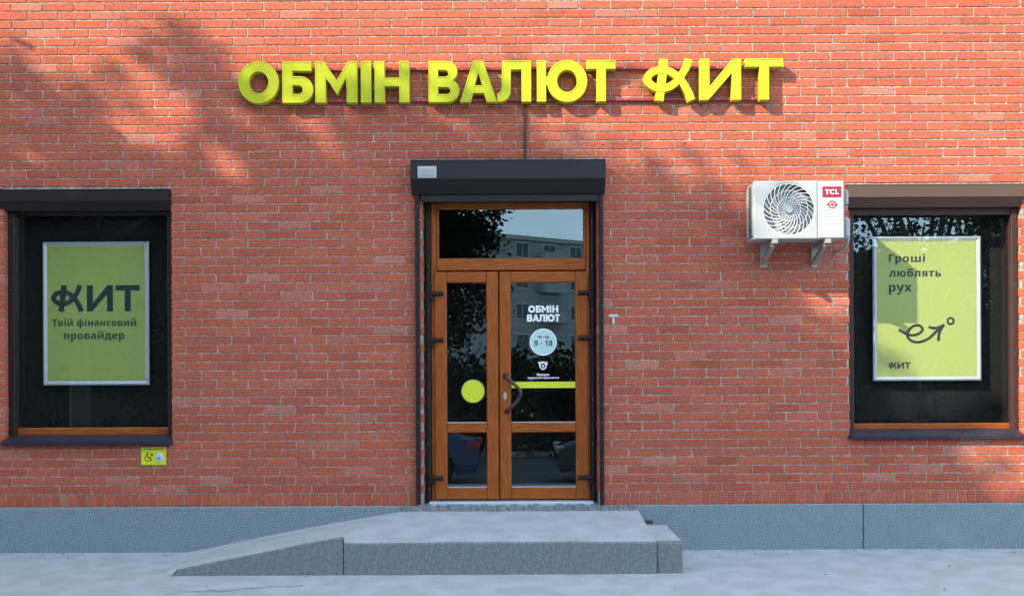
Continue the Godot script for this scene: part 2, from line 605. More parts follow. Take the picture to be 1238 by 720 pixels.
func build_wall(openings: Array) -> void:
	var CP := 0.0726
	var BP := 0.2612
	var J := 0.0112
	var y_base := 0.373
	var y_row := 0.480
	var r := RandomNumberGenerator.new()
	r.seed = 77
	# mortar body with the openings left out
	var st := new_st()
	var gap := 0.0065
	var xs := [-12.0]
	for o in openings:
		xs.append(o.x0 - gap)
		xs.append(o.x1 + gap)
	xs.append(12.0)
	for i in xs.size() - 1:
		if i % 2 == 0:
			cbox(st, Vector3(xs[i], 0.30, -0.34), Vector3(xs[i + 1], 8.0, -gap), 0.0)
		else:
			var o: Dictionary = openings[i / 2]
			cbox(st, Vector3(xs[i], o.y1 + gap, -0.34), Vector3(xs[i + 1], 8.0, -gap), 0.0)
			cbox(st, Vector3(xs[i], 0.30, -0.34), Vector3(xs[i + 1], o.y0 - gap, -gap), 0.0)
	obj("mortar_bed", building, st, M.mortar)
	# stretcher courses
	var rest := new_st()
	var full := []
	var rows := 70
	for i in rows:
		var y0 := y_row + i * CP + J * 0.5
		var y1 := y0 + CP - J
		var yc := (y0 + y1) * 0.5
		var off := 2.003 + (BP * 0.5 if i % 2 == 1 else 0.0)
		var drift := r.randf_range(-0.012, 0.012)
		for k in range(-34, 20):
			var a := off + k * BP + drift + J * 0.5
			var e := a + BP - J
			if e < -6.4 or a > 6.4:
				continue
			a += r.randf_range(-0.002, 0.002)
			e += r.randf_range(-0.002, 0.002)
			var spans := [[a, e, -0.03]]
			for o in openings:
				if yc > o.y0 and yc < o.y1:
					var nxt := []
					for s in spans:
						if s[1] <= o.x0 or s[0] >= o.x1:
							nxt.append(s)
							continue
						if s[0] < o.x0:
							nxt.append([s[0], o.x0, -0.20])
						if s[1] > o.x1:
							nxt.append([o.x1, s[1], -0.20])
					spans = nxt
			for s in spans:
				if s[1] - s[0] < 0.025:
					continue
				var tone := brick_tone(r)
				if s[1] - s[0] > BP - J - 0.02 and s[2] > -0.1:
					full.append([s[0], s[1], y0, y1, tone])
				else:
					brick_into(rest, s[0], s[1], y0, y1, s[2], r, tone)
	# the 300 whole bricks closest to the camera are parts, the others one part of kind stuff
	var hidden := func(b: Array) -> bool:
		var c := Vector2((b[0] + b[1]) * 0.5, (b[2] + b[3]) * 0.5)
		if absf(c.x + 0.02) < 0.90 and c.y < 3.26:
			return true
		return false
	full.sort_custom(func(p, q): return Vector2((p[0] + p[1]) * 0.5, (p[2] + p[3]) * 0.5 - EYE).length() < Vector2((q[0] + q[1]) * 0.5, (q[2] + q[3]) * 0.5 - EYE).length())
	var n := 0
	for b in full:
		if n < 300 and not hidden.call(b):
			var bs := new_st()
			brick_into(bs, b[0], b[1], b[2], b[3], -0.03, r, b[4])
			obj("brick", building, bs, M.brick_clay)
			n += 1
		else:
			brick_into(rest, b[0], b[1], b[2], b[3], -0.03, r, b[4])
	# bricks on edge above the plinth
	var x := -6.4
	while x < 6.4:
		var w := 0.0735 + r.randf_range(-0.003, 0.003)
		var inside := false
		for o in openings:
			if o.y0 < 0.48 and x + w > o.x0 and x < o.x1:
				inside = true
		var tone := brick_tone(r)
		if not inside:
			if absf(x) < 4.35:
				var bs := new_st()
				brick_into(bs, x, x + w - 0.009, y_base + 0.004, y_row - J * 0.4, -0.03, r, tone)
				obj("edge_brick", building, bs, M.brick_clay)
			else:
				brick_into(rest, x, x + w - 0.009, y_base + 0.004, y_row - J * 0.4, -0.03, r, tone)
		x += w
	var ro := obj("outer_bricks", building, rest, M.brick_clay)
	ro.set_meta("kind", "stuff")
	# plinth in long rendered panels with open joints
	var joints := [-9.0, -5.1, 2.895, 5.6, 9.0]
	for i in joints.size() - 1:
		bx("plinth_panel", building, Vector3(joints[i] + 0.004, -0.2, -0.33), Vector3(joints[i + 1] - 0.004, y_base, 0.022), M.plinth_render, 0.006)
	bx("roof_slab", building, Vector3(-12.3, 8.0, -4.4), Vector3(12.3, 8.3, 0.3), M.concrete, 0.02)
	bx("back_wall", building, Vector3(-12.0, 0.0, -4.4), Vector3(12.0, 8.0, -4.1), M.mortar, 0.0)
	for sx in [-1.0, 1.0]:
		bx("side_wall", building, Vector3(minf(sx * 12.0, sx * 11.7), 0.0, -4.1), Vector3(maxf(sx * 12.0, sx * 11.7), 8.0, -0.34), M.mortar, 0.0)

# glazing: a pane, backed by a mirror sheet added to strengthen its reflections
func glazing(parent: Node, lo: Vector3, hi: Vector3) -> void:
	bx("pane", parent, Vector3(lo.x, lo.y, hi.z - 0.006), hi, M.glass, 0.0)
	var st := new_st()
	quad(st, Vector3(lo.x, lo.y, hi.z - 0.012), Vector3(hi.x, lo.y, hi.z - 0.012), Vector3(hi.x, hi.y, hi.z - 0.012), Vector3(lo.x, hi.y, hi.z - 0.012), Vector3(0, 0, 1))
	obj("mirror_sheet", parent, st, M.film)

func roller_box(parent: Node, x0: float, x1: float, y0: float, y1: float, z0: float, z1: float, top: Material, low: Material) -> void:
	# upper facet upright, lower facet folded back to the wall
	var h := y1 - y0
	var prof := PackedVector2Array([Vector2(z0, y0), Vector2(z0, y1), Vector2(z1, y1), Vector2(z1, y0 + h * 0.40), Vector2(z1 - h * 0.40, y0)])
	var st := new_st()
	var pts := []
	for p in prof:
		pts.append(p)
	for i in prof.size():
		var a := prof[i]
		var b := prof[(i + 1) % prof.size()]
		if i == 2 or i == 3:
			continue
		var e := b - a
		quad(st, Vector3(x0, a.y, a.x), Vector3(x1, a.y, a.x), Vector3(x1, b.y, b.x), Vector3(x0, b.y, b.x), Vector3(0, (a.y + b.y) * 0.5 - (y0 + y1) * 0.5, (a.x + b.x) * 0.5 - (z0 + z1) * 0.5) + Vector3(0, 0, 0) * e.x)
	obj("box_shell", parent, st, low)
	for i in [2, 3]:
		var a := prof[i]
		var b := prof[i + 1]
		var f := new_st()
		var out := Vector3(0, (a.x - b.x), (a.y - b.y))
		out = Vector3(0, -absf(a.x - b.x), absf(a.y - b.y))
		quad(f, Vector3(x0, a.y, a.x), Vector3(x1, a.y, a.x), Vector3(x1, b.y, b.x), Vector3(x0, b.y, b.x), out)
		# folded lip along the bend
		if i == 2:
			cbox(f, Vector3(x0 + 0.002, b.y + 0.001, b.x - 0.002), Vector3(x1 - 0.002, b.y + 0.007, b.x + 0.004), 0.001)
			cbox(f, Vector3(x0 + 0.002, a.y - 0.007, a.x - 0.002), Vector3(x1 - 0.002, a.y - 0.001, a.x + 0.003), 0.001)
		obj("cover_front" if i == 2 else "cover_underside", parent, f, top if i == 2 else low)
	for s in 2:
		var c := new_st()
		var loop := PackedVector2Array()
		for p in prof:
			loop.append(Vector2(p.x, p.y))
		var idx := Geometry2D.triangulate_polygon(loop)
		var xo := x0 - 0.003 if s == 0 else x1 + 0.003
		var sx := -1.0 if s == 0 else 1.0
		for t in range(0, idx.size(), 3):
			var v := []
			for m in 3:
				v.append(Vector3(xo, loop[idx[t + m]].y, loop[idx[t + m]].x))
			tri(c, v[0], v[1], v[2], Vector3(sx, 0, 0))
		for m in loop.size():
			var a := loop[m]
			var b := loop[(m + 1) % loop.size()]
			quad(c, Vector3(xo, a.y, a.x), Vector3(xo, b.y, b.x), Vector3(xo - sx * 0.006, b.y, b.x), Vector3(xo - sx * 0.006, a.y, a.x), Vector3(0, (a.y + b.y) * 0.5 - (y0 + y1) * 0.5, (a.x + b.x) * 0.5 - (z0 + z1) * 0.5))
		obj("end_cap", parent, c, low)

func screw(parent: Node, at: Vector3, m: Material, r := 0.005) -> void:
	var st := new_st()
	tube(st, [at, at + Vector3(0, 0, 0.002), at + Vector3(0, 0, 0.003)], [r, r, r * 0.6], 8)
	obj("screw", parent, st, m)

func build_window(o: Dictionary, label: String, box_top: Material, box_low: Material, bar_y: Array, sill_y: Array, box_y: Array, head_y: float, extra: Array) -> void:
	# roller shutter in the opening
	var sh := part("roller_shutter", building)
	sh.set_meta("label", label + " roller shutter above the window")
	var yb0 := P(o.pxm, box_y[1], 0.05).y
	var yb1 := P(o.pxm, box_y[0], 0.05).y
	roller_box(sh, o.x0 + extra[0], o.x1 + extra[1], yb0, yb1, -0.14, 0.055, box_top, box_low)
	var yh := P(o.pxm, head_y, -0.07).y
	var ysill := P(o.pxm, sill_y[0], -0.02).y
	bx("bottom_slat", sh, Vector3(o.x0 + 0.05, yh, -0.105), Vector3(o.x1 - 0.05, yb0 - 0.002, -0.075), M.rail_brown if box_top == M.shutter_brown else M.shutter_dark, 0.004)
	for s in 2:
		var rx: float = o.x0 + 0.002 if s == 0 else o.x1 - 0.055
		var rail := bx("guide_rail", sh, Vector3(rx, ysill, -0.12), Vector3(rx + 0.053, yb0 - 0.004, -0.065), M.rail_brown if box_top == M.shutter_brown else M.shutter_dark, 0.006)
		for k in 4:
			screw(sh, Vector3(rx + 0.026, lerpf(ysill + 0.12, yb0 - 0.08, k / 3.0), -0.065), M.steel, 0.004)
		if rail == null:
			return
	# window with its timber bottom bar
	var w := part("window", building)
	var zf := -0.13
	var yb := P(o.pxm, bar_y[1], zf).y
	var yt := P(o.pxm, bar_y[0], zf).y
	bx("frame_bar", w, Vector3(o.x0, yb, -0.20), Vector3(o.x1, yt, zf), M.wood_level, 0.008)
	bx("frame_bar", w, Vector3(o.x0, yb0 - 0.02, -0.20), Vector3(o.x1, o.y1, zf), M.dark_metal, 0.006)
	for s in 2:
		var fx: float = o.x0 if s == 0 else o.x1 - 0.05
		bx("frame_stile", w, Vector3(fx, yt + 0.001, -0.20), Vector3(fx + 0.05, yb0 - 0.021, zf - 0.002), M.dark_metal, 0.004)
	glazing(w, Vector3(o.x0 + 0.05, yt, -0.18), Vector3(o.x1 - 0.05, yb0 - 0.02, -0.155))
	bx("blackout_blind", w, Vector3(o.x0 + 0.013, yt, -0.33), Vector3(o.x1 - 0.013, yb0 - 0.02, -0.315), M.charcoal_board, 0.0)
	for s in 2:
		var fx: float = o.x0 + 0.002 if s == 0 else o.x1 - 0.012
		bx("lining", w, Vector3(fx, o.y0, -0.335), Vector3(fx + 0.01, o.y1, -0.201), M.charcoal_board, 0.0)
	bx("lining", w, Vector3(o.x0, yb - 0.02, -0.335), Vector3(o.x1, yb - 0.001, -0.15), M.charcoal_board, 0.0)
	# sheet-metal sill with a turned-down lip
	var st := new_st()
	var y1 := P(o.pxm, sill_y[0], 0.03).y
	var y0 := P(o.pxm, sill_y[1], 0.055).y
	var xa: float = o.x0 - 0.012
	var xb: float = o.x1 + 0.006
	quad(st, Vector3(xa, y1 + 0.05, -0.125), Vector3(xb, y1 + 0.05, -0.125), Vector3(xb, y1, 0.055), Vector3(xa, y1, 0.055), Vector3(0, 1, 0.2))
	cbox(st, Vector3(xa, y0, 0.048), Vector3(xb, y1, 0.056), 0.002)
	quad(st, Vector3(xa, y1 + 0.05, -0.125), Vector3(xa, y1, 0.055), Vector3(xa, y0, 0.05), Vector3(xa, y0, -0.005), Vector3(-1, 0, 0))
	quad(st, Vector3(xb, y1 + 0.05, -0.125), Vector3(xb, y1, 0.055), Vector3(xb, y0, 0.05), Vector3(xb, y0, -0.005), Vector3(1, 0, 0))
	obj("sill", w, st, M.sill_metal)

func text_fit(called: String, parent: Node, s: String, x0: float, y0: float, x1: float, y1: float, z: float, m: Material, bold := true, depth := 0.0012) -> void:
	var f := SystemFont.new()
	f.font_names = PackedStringArray(["Droid Sans"])
	f.font_weight = 700 if bold else 400
	var t := TextMesh.new()
	t.text = s
	t.font = f
	t.font_size = 64
	t.pixel_size = 0.01
	t.curve_step = 1.0
	t.depth = 0.02
	var bb := t.get_aabb()
	var a := P(x0, y1, z)
	var b := P(x1, y0, z)
	var o := mesh(called, parent, t, m)
	var sc := Vector3((b.x - a.x) / bb.size.x, (b.y - a.y) / bb.size.y, depth / 0.02)
	o.scale = sc
	o.position = Vector3(a.x - bb.position.x * sc.x, a.y - bb.position.y * sc.y, z + depth * 0.5)

# letter shapes in a 50-unit cap height
func glyph(c: String) -> Array:
	match c:
		"О":
			return [[ring_loop(Vector2(24.5, 25), 24.5, 25.5, 48), [ring_loop(Vector2(24.5, 25), 11.8, 13.0, 40)]]]
		"Б":
			var o := PackedVector2Array([Vector2(0, 0), Vector2(21, 0)])
			o.append_array(arc(Vector2(21.5, 16.2), 16, 16.2, -88, 88, 16))
			o.append_array(PackedVector2Array([Vector2(12.3, 32.4), Vector2(12.3, 38.5), Vector2(35.5, 38.5), Vector2(35.5, 50), Vector2(0, 50)]))
			var h := PackedVector2Array([Vector2(12.3, 11)])
			h.append_array(arc(Vector2(19.5, 16.2), 5.2, 5.2, -90, 90, 10))
			h.append(Vector2(12.3, 21.4))
			return [[o, [h]]]
		"М":
			return [[PackedVector2Array([Vector2(0, 0), Vector2(13, 0), Vector2(13, 31), Vector2(26.3, 9.5), Vector2(38, 31), Vector2(38, 0), Vector2(51, 0), Vector2(51, 50), Vector2(40.3, 50), Vector2(26.1, 27.5), Vector2(10.6, 50), Vector2(0, 50)]), []]]
		"І":
			return [[PackedVector2Array([Vector2(0, 0), Vector2(12.7, 0), Vector2(12.7, 50), Vector2(0, 50)]), []]]
		"Н":
			return [[PackedVector2Array([Vector2(0, 0), Vector2(12.3, 0), Vector2(12.3, 19.5), Vector2(29.9, 19.5), Vector2(29.9, 0), Vector2(42.2, 0), Vector2(42.2, 50), Vector2(29.9, 50), Vector2(29.9, 30), Vector2(12.3, 30), Vector2(12.3, 50), Vector2(0, 50)]), []]]
		"В":
			var o := PackedVector2Array([Vector2(0, 0), Vector2(22, 0)])
			o.append_array(arc(Vector2(22.7, 14.2), 14.8, 14.2, -88, 62, 14))
			o.append_array(arc(Vector2(21.5, 37.2), 13.6, 12.8, -42, 90, 12))
			o.append(Vector2(0, 50))
			var h1 := PackedVector2Array([Vector2(11.8, 10)])
			h1.append_array(arc(Vector2(22, 14.2), 4.6, 4.2, -90, 90, 8))
			h1.append(Vector2(11.8, 18.4))
			var h2 := PackedVector2Array([Vector2(11.8, 31)])
			h2.append_array(arc(Vector2(20, 35), 4.2, 4.0, -90, 90, 8))
			h2.append(Vector2(11.8, 39))
			return [[o, [h1, h2]]]
		"А":
			return [[PackedVector2Array([Vector2(0, 0), Vector2(12.6, 0), Vector2(16.1, 10.7), Vector2(29, 10.7), Vector2(32.4, 0), Vector2(45, 0), Vector2(28.2, 50), Vector2(16.2, 50)]), [PackedVector2Array([Vector2(18.0, 20.4), Vector2(27.0, 20.4), Vector2(22.4, 35.4)])]]]
		"Л":
			var o := PackedVector2Array([Vector2(0, 0)])
			o.append_array(arc(Vector2(4, 15), 12.6, 15, -86, 0, 10))
			o.append_array(PackedVector2Array([Vector2(16.9, 39), Vector2(29.6, 39), Vector2(29.6, 0), Vector2(41.4, 0), Vector2(41.4, 50), Vector2(6.4, 50), Vector2(5.4, 18)]))
			o.append_array(arc(Vector2(0, 17), 5.3, 6.5, -10, -90, 6))
			return [[o, []]]
		"Ю":
			var c0 := Vector2(36.6, 25)
			var o := PackedVector2Array([Vector2(0, 0), Vector2(11.2, 0), Vector2(11.2, 19.8)])
			o.append_array(arc(c0, 24.4, 25.5, 192, 528, 44))
			o.append_array(PackedVector2Array([Vector2(11.2, 30.2), Vector2(11.2, 50), Vector2(0, 50)]))
			return [[o, [ring_loop(c0, 12.0, 13.2, 40)]]]
		"Т":
			return [[PackedVector2Array([Vector2(12, 0), Vector2(23.3, 0), Vector2(23.3, 39.2), Vector2(35.2, 39.2), Vector2(35.2, 50), Vector2(0, 50), Vector2(0, 39.2), Vector2(12, 39.2)]), []]]
		"t":
			return [[PackedVector2Array([Vector2(17.2, 0), Vector2(28.8, 0), Vector2(28.8, 39.8), Vector2(45.7, 39.8), Vector2(45.7, 50), Vector2(0, 50), Vector2(0, 39.8), Vector2(17.2, 39.8)]), []]]
		"И":
			return [[PackedVector2Array([Vector2(0, 0), Vector2(10.2, 0), Vector2(38.6, 32.5), Vector2(38.6, 0), Vector2(50, 0), Vector2(50, 50), Vector2(39.6, 50), Vector2(11.7, 16.5), Vector2(11.7, 50), Vector2(0, 50)]), []]]
	return []

func fish_k_paths() -> Array:
	var zc := [[[392, 97], [377, 150], [345, 205], [305, 262], [255, 300], [195, 318], [130, 305], [88, 268], [84, 232], [125, 192], [195, 178]], [[170, 180], [220, 182], [268, 200], [325, 247], [365, 305], [392, 355], [412, 408]], [[207, 97], [190, 250], [170, 410]]]
	var out := []
	for l in zc:
		var p := PackedVector2Array()
		for q in l:
			p.append(Vector2((q[0] - 60) / 6.19, (408 - q[1]) / 6.19))
		out.append(smooth(p, 5))
	return out

# one letter as a mesh: origin at its lower-left corner on the plane z0
func letter_mesh(c: String, k: float, z0: float, z1: float, b: float) -> ArrayMesh:
	var st := new_st()
	if c == "К":
		var w := [9.3, 9.3, 10.6]
		var i := 0
		for p in fish_k_paths():
			var q := PackedVector2Array()
			for v in p:
				q.append((v as Vector2) * k)
			ribbon(st, q, w[i] * k, z0, z1 - (z1 - z0) * 0.03 * i, b)
			i += 1
	else:
		for g in glyph(c):
			var o := PackedVector2Array()
			for v in g[0]:
				o.append((v as Vector2) * k)
			var hs := []
			for h in g[1]:
				var hh := PackedVector2Array()
				for v in h:
					hh.append((v as Vector2) * k)
				hs.append(hh)
			extrude(st, o, hs, z0, z1, b, b * 2.0)
	return st.commit()

func build_sign() -> void:
	var s := thing("shop_sign", "yellow raised letters reading a currency exchange name, on red rails above the door", "sign")
	var zf := 0.105
	var k := S * (D - zf) / D * 1.0
	var row := [["О", 287.8, 124.6], ["Б", 341, 124.4], ["М", 380.8, 124.2], ["І", 436, 123.9], ["Н", 452.6, 123.8], ["В", 518, 123.6], ["А", 556, 123.4], ["Л", 601, 123.1], ["Ю", 649.3, 122.9], ["Т", 709.6, 122.5], ["К", 779.7, 121.3], ["И", 846.7, 120.8], ["t", 901.7, 120.6]]
	for l in row:
		var o := mesh("letter", s, letter_mesh(l[0], k, 0.034, zf, 0.003), M.sign_yellow)
		var p := P(l[1], l[2], zf)
		o.position = Vector3(p.x, p.y, 0)
	for y in [[84.6, 81.0], [122.4, 119.0]]:
		var a := P(303, y[0], 0.02)
		var b := P(932, y[1], 0.02)
		bx("rail", s, Vector3(a.x, a.y - 0.012, 0.004), Vector3(b.x, a.y + 0.012, 0.034), M.sign_rail_red, 0.003)
		for x in [330, 437, 505, 632, 756, 868, 910]:
			screw(s, Vector3(P(x, 100, 0.034).x, a.y, 0.034), M.steel, 0.007)
	var c := thing("power_cable", "thin dark cable running down the bricks from sign to shutter box", "cable")
	var a := P(634.8, 124, 0.012)
	var b := P(634.8, 193, 0.012)
	var st := new_st()
	tube(st, [Vector3(a.x, a.y, 0.012), Vector3(a.x + 0.002, (a.y + b.y) * 0.5, 0.012), Vector3(a.x, b.y, 0.012)], [0.009, 0.009, 0.009], 8)
	obj("sheath", c, st, M.cable_black)
	for t in [0.2, 0.75]:
		var y := lerpf(a.y, b.y, t)
		bx("clip", c, Vector3(a.x - 0.014, y - 0.006, 0.0), Vector3(a.x + 0.014, y + 0.006, 0.023), M.cable_black, 0.002)

func build_door(o: Dictionary) -> void:
	# roller shutter over the door, fixed on the wall face
	var sh := part("roller_shutter", building)
	sh.set_meta("label", "dark blue-grey roller shutter box over the wooden door")
	var a := P(496.5, 193, 0.17)
	var b := P(732, 231, 0.17)
	roller_box(sh, a.x, b.x, b.y, a.y, 0.003, 0.17, M.shutter_blue_grey, M.shutter_blue_grey)
	var y0 := P(614, 243.5, 0.05).y
	bx("bottom_slat", sh, Vector3(P(508.6, 240, 0.05).x, y0, 0.012), Vector3(P(724, 240, 0.05).x, b.y - 0.003, 0.05), M.shutter_blue_grey, 0.004)
	for x in [[501.4, 508.4], [724.2, 731.0]]:
		var ra := P(x[0], 240, 0.055)
		var rb := P(x[1], 610, 0.055)
		bx("guide_rail", sh, Vector3(ra.x, rb.y, 0.003), Vector3(rb.x if rb.x > ra.x else ra.x + 0.046, b.y - 0.002, 0.055), M.dark_metal, 0.006)
		for k in 5:
			screw(sh, Vector3((ra.x + rb.x) * 0.5 + 0.004, lerpf(rb.y + 0.08, b.y - 0.1, k / 4.0), 0.055), M.steel, 0.004)
	var pl := part("sensor_box", building)
	pxbox("casing", pl, 504.5, 200.5, 527.5, 215, 0.168, 0.182, M.white_plastic, 0.004)
	var gq := pxbox("grille", pl, 507, 203, 525, 212.5, 0.18, 0.1845, M.ac_grille, 0.001)
	for k in 5:
		pxbox("slat", pl, 507.5, 203.7 + k * 1.8, 524.5, 204.6 + k * 1.8, 0.1845, 0.187, M.bracket_grey, 0.0)
	if gq == null:
		return
	# timber frame and transom
	var zf := -0.15
	var fr := part("door_frame", building)
	var L := P(521.4, 420, zf).x
	var R := P(713.2, 420, zf).x
	var T := P(617, 244.5, zf).y
	var B := P(617, 604.2, zf).y
	var tw := P(530.2, 280, zf).x
	var tr := P(705.4, 280, zf).x
	var tt := P(617, 252, zf).y
	var tb := P(617, 311.8, zf).y
	var lt := P(617, 327, zf).y
	bx("jamb", fr, Vector3(L, B, -0.23), Vector3(tw - 0.02, T, zf), M.wood_upright, 0.006)
	bx("jamb", fr, Vector3(tr + 0.02, B, -0.23), Vector3(R, T, zf), M.wood_upright, 0.006)
	bx("jamb", fr, Vector3(tw - 0.0198, lt + 0.001, -0.23), Vector3(tw, T, zf + 0.002), M.wood_upright, 0.006)
	bx("jamb", fr, Vector3(tr, lt + 0.001, -0.23), Vector3(tr + 0.0198, T, zf + 0.002), M.wood_upright, 0.006)
	bx("head", fr, Vector3(tw, tt, -0.23), Vector3(tr, T, zf), M.wood_level, 0.006)
	bx("transom_bar", fr, Vector3(tw - 0.019, lt + 0.001, -0.23), Vector3(tr + 0.019, tb, zf + 0.004), M.wood_level, 0.008)
	glazing(fr, Vector3(tw - 0.004, tb - 0.004, -0.2), Vector3(tr + 0.004, tt + 0.004, -0.175))
	for s in 2:
		var x0: float = P(515.3, 420, -0.13).x if s == 0 else P(714.0, 420, -0.13).x
		var x1: float = P(520.8, 420, -0.13).x if s == 0 else P(718.6, 420, -0.13).x
		bx("cover_strip", fr, Vector3(x0, B - 0.01, -0.25), Vector3(x1, o.y1, -0.13), M.dark_metal, 0.004)
		for k in 7:
			screw(fr, Vector3((x0 + x1) * 0.5, lerpf(B + 0.1, o.y1 - 0.2, k / 6.0), -0.13), M.steel, 0.0045)
	bx("cover_strip", fr, Vector3(L - 0.03, T + 0.001, -0.25), Vector3(R + 0.03, o.y1 + 0.004, -0.12), M.dark_metal, 0.004)
	# two leaves
	var zl := -0.128
	var leaves := [[525.2, 602.4, 540.0, 588.2], [603.8, 711.2, 617.6, 695.8]]
	for i in 2:
		var q: Array = leaves[i]
		var lf := part("door_leaf", building)
		lf.set_meta("label", "narrow wooden door leaf with the round yellow disc" if i == 0 else "wide wooden door leaf with opening hours on the glass")
		var x0 := P(q[0], 420, zl).x
		var x1 := P(q[1], 420, zl).x
		var g0 := P(q[2], 420, zl).x
		var g1 := P(q[3], 420, zl).x
		var yt := P(617, 328, zl).y
		var yb := P(617, 603.4, zl).y
		var gt := P(617, 341.2, zl).y
		var m1 := P(617, 510.8, zl).y
		var m0 := P(617, 522.6, zl).y
		var gb := P(617, 589.0, zl).y
		bx("stile", lf, Vector3(x0, yb, -0.20), Vector3(g0, yt, zl), M.wood_upright, 0.007)
		bx("stile", lf, Vector3(g1, yb, -0.20), Vector3(x1, yt, zl), M.wood_upright, 0.007)
		bx("rail", lf, Vector3(g0, gt, -0.20), Vector3(g1, yt, zl - 0.002), M.wood_level, 0.007)
		bx("rail", lf, Vector3(g0, m0, -0.20), Vector3(g1, m1, zl - 0.002), M.wood_level, 0.007)
		bx("rail", lf, Vector3(g0, yb, -0.20), Vector3(g1, gb, zl - 0.002), M.wood_level, 0.007)
		glazing(lf, Vector3(g0 - 0.004, m1 - 0.004, -0.19), Vector3(g1 + 0.004, gt + 0.004, -0.155))
		glazing(lf, Vector3(g0 - 0.004, gb - 0.004, -0.19), Vector3(g1 + 0.004, m0 + 0.004, -0.155))
		# pale sealing beads round the glass
		for y in [[m1, 0.006], [gb, 0.006]]:
			bx("bead", lf, Vector3(g0, y[0] + 0.0005, -0.155), Vector3(g1, y[0] + y[1], zl - 0.008), M.grey_print, 0.001)
		for y in ([354.5, 410.5, 577.0] if i == 0 else [354.0, 408.5, 577.0]):
			var hg := new_st()
			var hx0 := P(521.8, y, zl).x if i == 0 else P(698.8, y, zl).x
			var hx1 := P(536.0, y, zl).x if i == 0 else P(714.0, y, zl).x
			var hy := P(617, y, zl).y
			tube(hg, [Vector3(hx0, hy, zl + 0.012), Vector3(hx1, hy, zl + 0.012)], [0.019, 0.019], 12)
			var ex := hx0 if i == 0 else hx1
			cbox(hg, Vector3(ex - 0.014, hy - 0.06, zl - 0.012), Vector3(ex + 0.014, hy + 0.022, zl + 0.02), 0.004)
			obj("hinge", lf, hg, M.dark_metal)
		var zg := -0.1545
		if i == 0:
			var c := P(571.9, 472.6, zg)
			var st := new_st()
			tube(st, [c, c + Vector3(0, 0, 0.0015)], [13.2 * S, 13.2 * S], 40)
			obj("yellow_disc", lf, st, M.vinyl_yellow)
			var rs := new_st()
			extrude(rs, ring_loop(Vector2(c.x, c.y), 14.4 * S, 14.4 * S, 44), [ring_loop(Vector2(c.x, c.y), 13.25 * S, 13.25 * S, 40)], zg, zg + 0.0018)
			obj("disc_rim", lf, rs, M.poster_green)
		else:
			door_prints(lf, zg)
			# bow handle and lock
			var hs := new_st()
			var pts := []
			var rad := []
			for v in [[611.4, 454, 0.02], [613.5, 456.5, 0.055], [620, 462.5, 0.07], [627, 469, 0.075], [630, 474.5, 0.075], [627.5, 482, 0.075], [621, 489.5, 0.07], [615.5, 494.5, 0.055], [613.5, 497, 0.02]]:
				pts.append(P(v[0], v[1], zl + v[2]) - Vector3(0, 0, 0.012))
				rad.append(0.0135)
			tube(hs, pts, rad, 12)
			obj("handle", lf, hs, M.handle_brown)
			for v in [[611.4, 454], [613.5, 497]]:
				var p := P(v[0], v[1], zl)
				var rs := new_st()
				tube(rs, [p, p + Vector3(0, 0, 0.006), p + Vector3(0, 0, 0.012)], [0.024, 0.024, 0.016], 16)
				obj("rose", lf, rs, M.handle_brown)
			var lk := new_st()
			var lp := P(610.6, 478.4, zl)
			extrude(lk, ring_loop(Vector2(lp.x, lp.y), 0.016, 0.034, 24), [], zl, zl + 0.008, 0.003)
			obj("lock_plate", lf, lk, M.steel)
			bx("keyhole", lf, Vector3(lp.x - 0.002, lp.y - 0.016, zl + 0.007), Vector3(lp.x + 0.002, lp.y - 0.002, zl + 0.0085), M.black_print, 0.0)
	# pale threshold and the rough mortar under it
	var th := bx("threshold", building, Vector3(L - 0.02, B - 0.035, -0.25), Vector3(R + 0.02, B - 0.002, -0.02), M.aluminium, 0.006)
	if th == null:
		return
	var rough := new_st()
	var r := RandomNumberGenerator.new()
	r.seed = 5
	var xa := P(488, 612, 0.04).x
	var xb := P(768, 612, 0.04).x
	var n := 90
	var pr := []
	for i in n + 1:
		pr.append([lerpf(xa, xb, float(i) / n), 0.372 + r.randf_range(-0.012, 0.012), 0.030 + r.randf_range(-0.012, 0.016), 0.335 + r.randf_range(-0.004, 0.004), 0.045 + r.randf_range(-0.012, 0.014)])
	for i in n:
		var p: Array = pr[i]
		var q: Array = pr[i + 1]
		quad(rough, Vector3(p[0], p[1] + 0.003, -0.13), Vector3(q[0], q[1] + 0.003, -0.13), Vector3(q[0], q[1], q[2]), Vector3(p[0], p[1], p[2]), Vector3.UP)
		quad(rough, Vector3(p[0], p[1], p[2]), Vector3(q[0], q[1], q[2]), Vector3(q[0], q[3] - 0.03, q[4]), Vector3(p[0], p[3] - 0.03, p[4]), Vector3(0, 0, 1))
	obj("rough_mortar_bed", building, rough, M.ramp_render)
	# room behind the door
	var yf := B - 0.03
	bx("room_floor", building, Vector3(-2.0, yf - 0.1, -3.8), Vector3(2.0, yf, -0.345), M.interior_floor, 0.0)
	bx("room_ceiling", building, Vector3(-2.0, 3.1, -3.8), Vector3(2.0, 3.2, -0.345), M.interior, 0.0)
	bx("room_wall", building, Vector3(-2.0, yf + 0.001, -3.9), Vector3(2.0, 3.099, -3.8), M.interior, 0.0)
	for sx in [-2.1, 2.0]:
		bx("room_wall", building, Vector3(sx, yf + 0.001, -3.8), Vector3(sx + 0.1, 3.099, -0.345), M.interior, 0.0)

func polygon_word(called: String, parent: Node, word: Array, k: float, base_x: float, base_y: float, z: float, m: Material) -> void:
	var st := new_st()
	var p := P(base_x, base_y, z)
	for l in word:
		st.append_from(letter_mesh(l[0], k, 0.0, 0.0015, 0.0), 0, Transform3D(Basis.IDENTITY, Vector3(p.x + l[1] * k, p.y, z)))
	obj(called, parent, st, m)

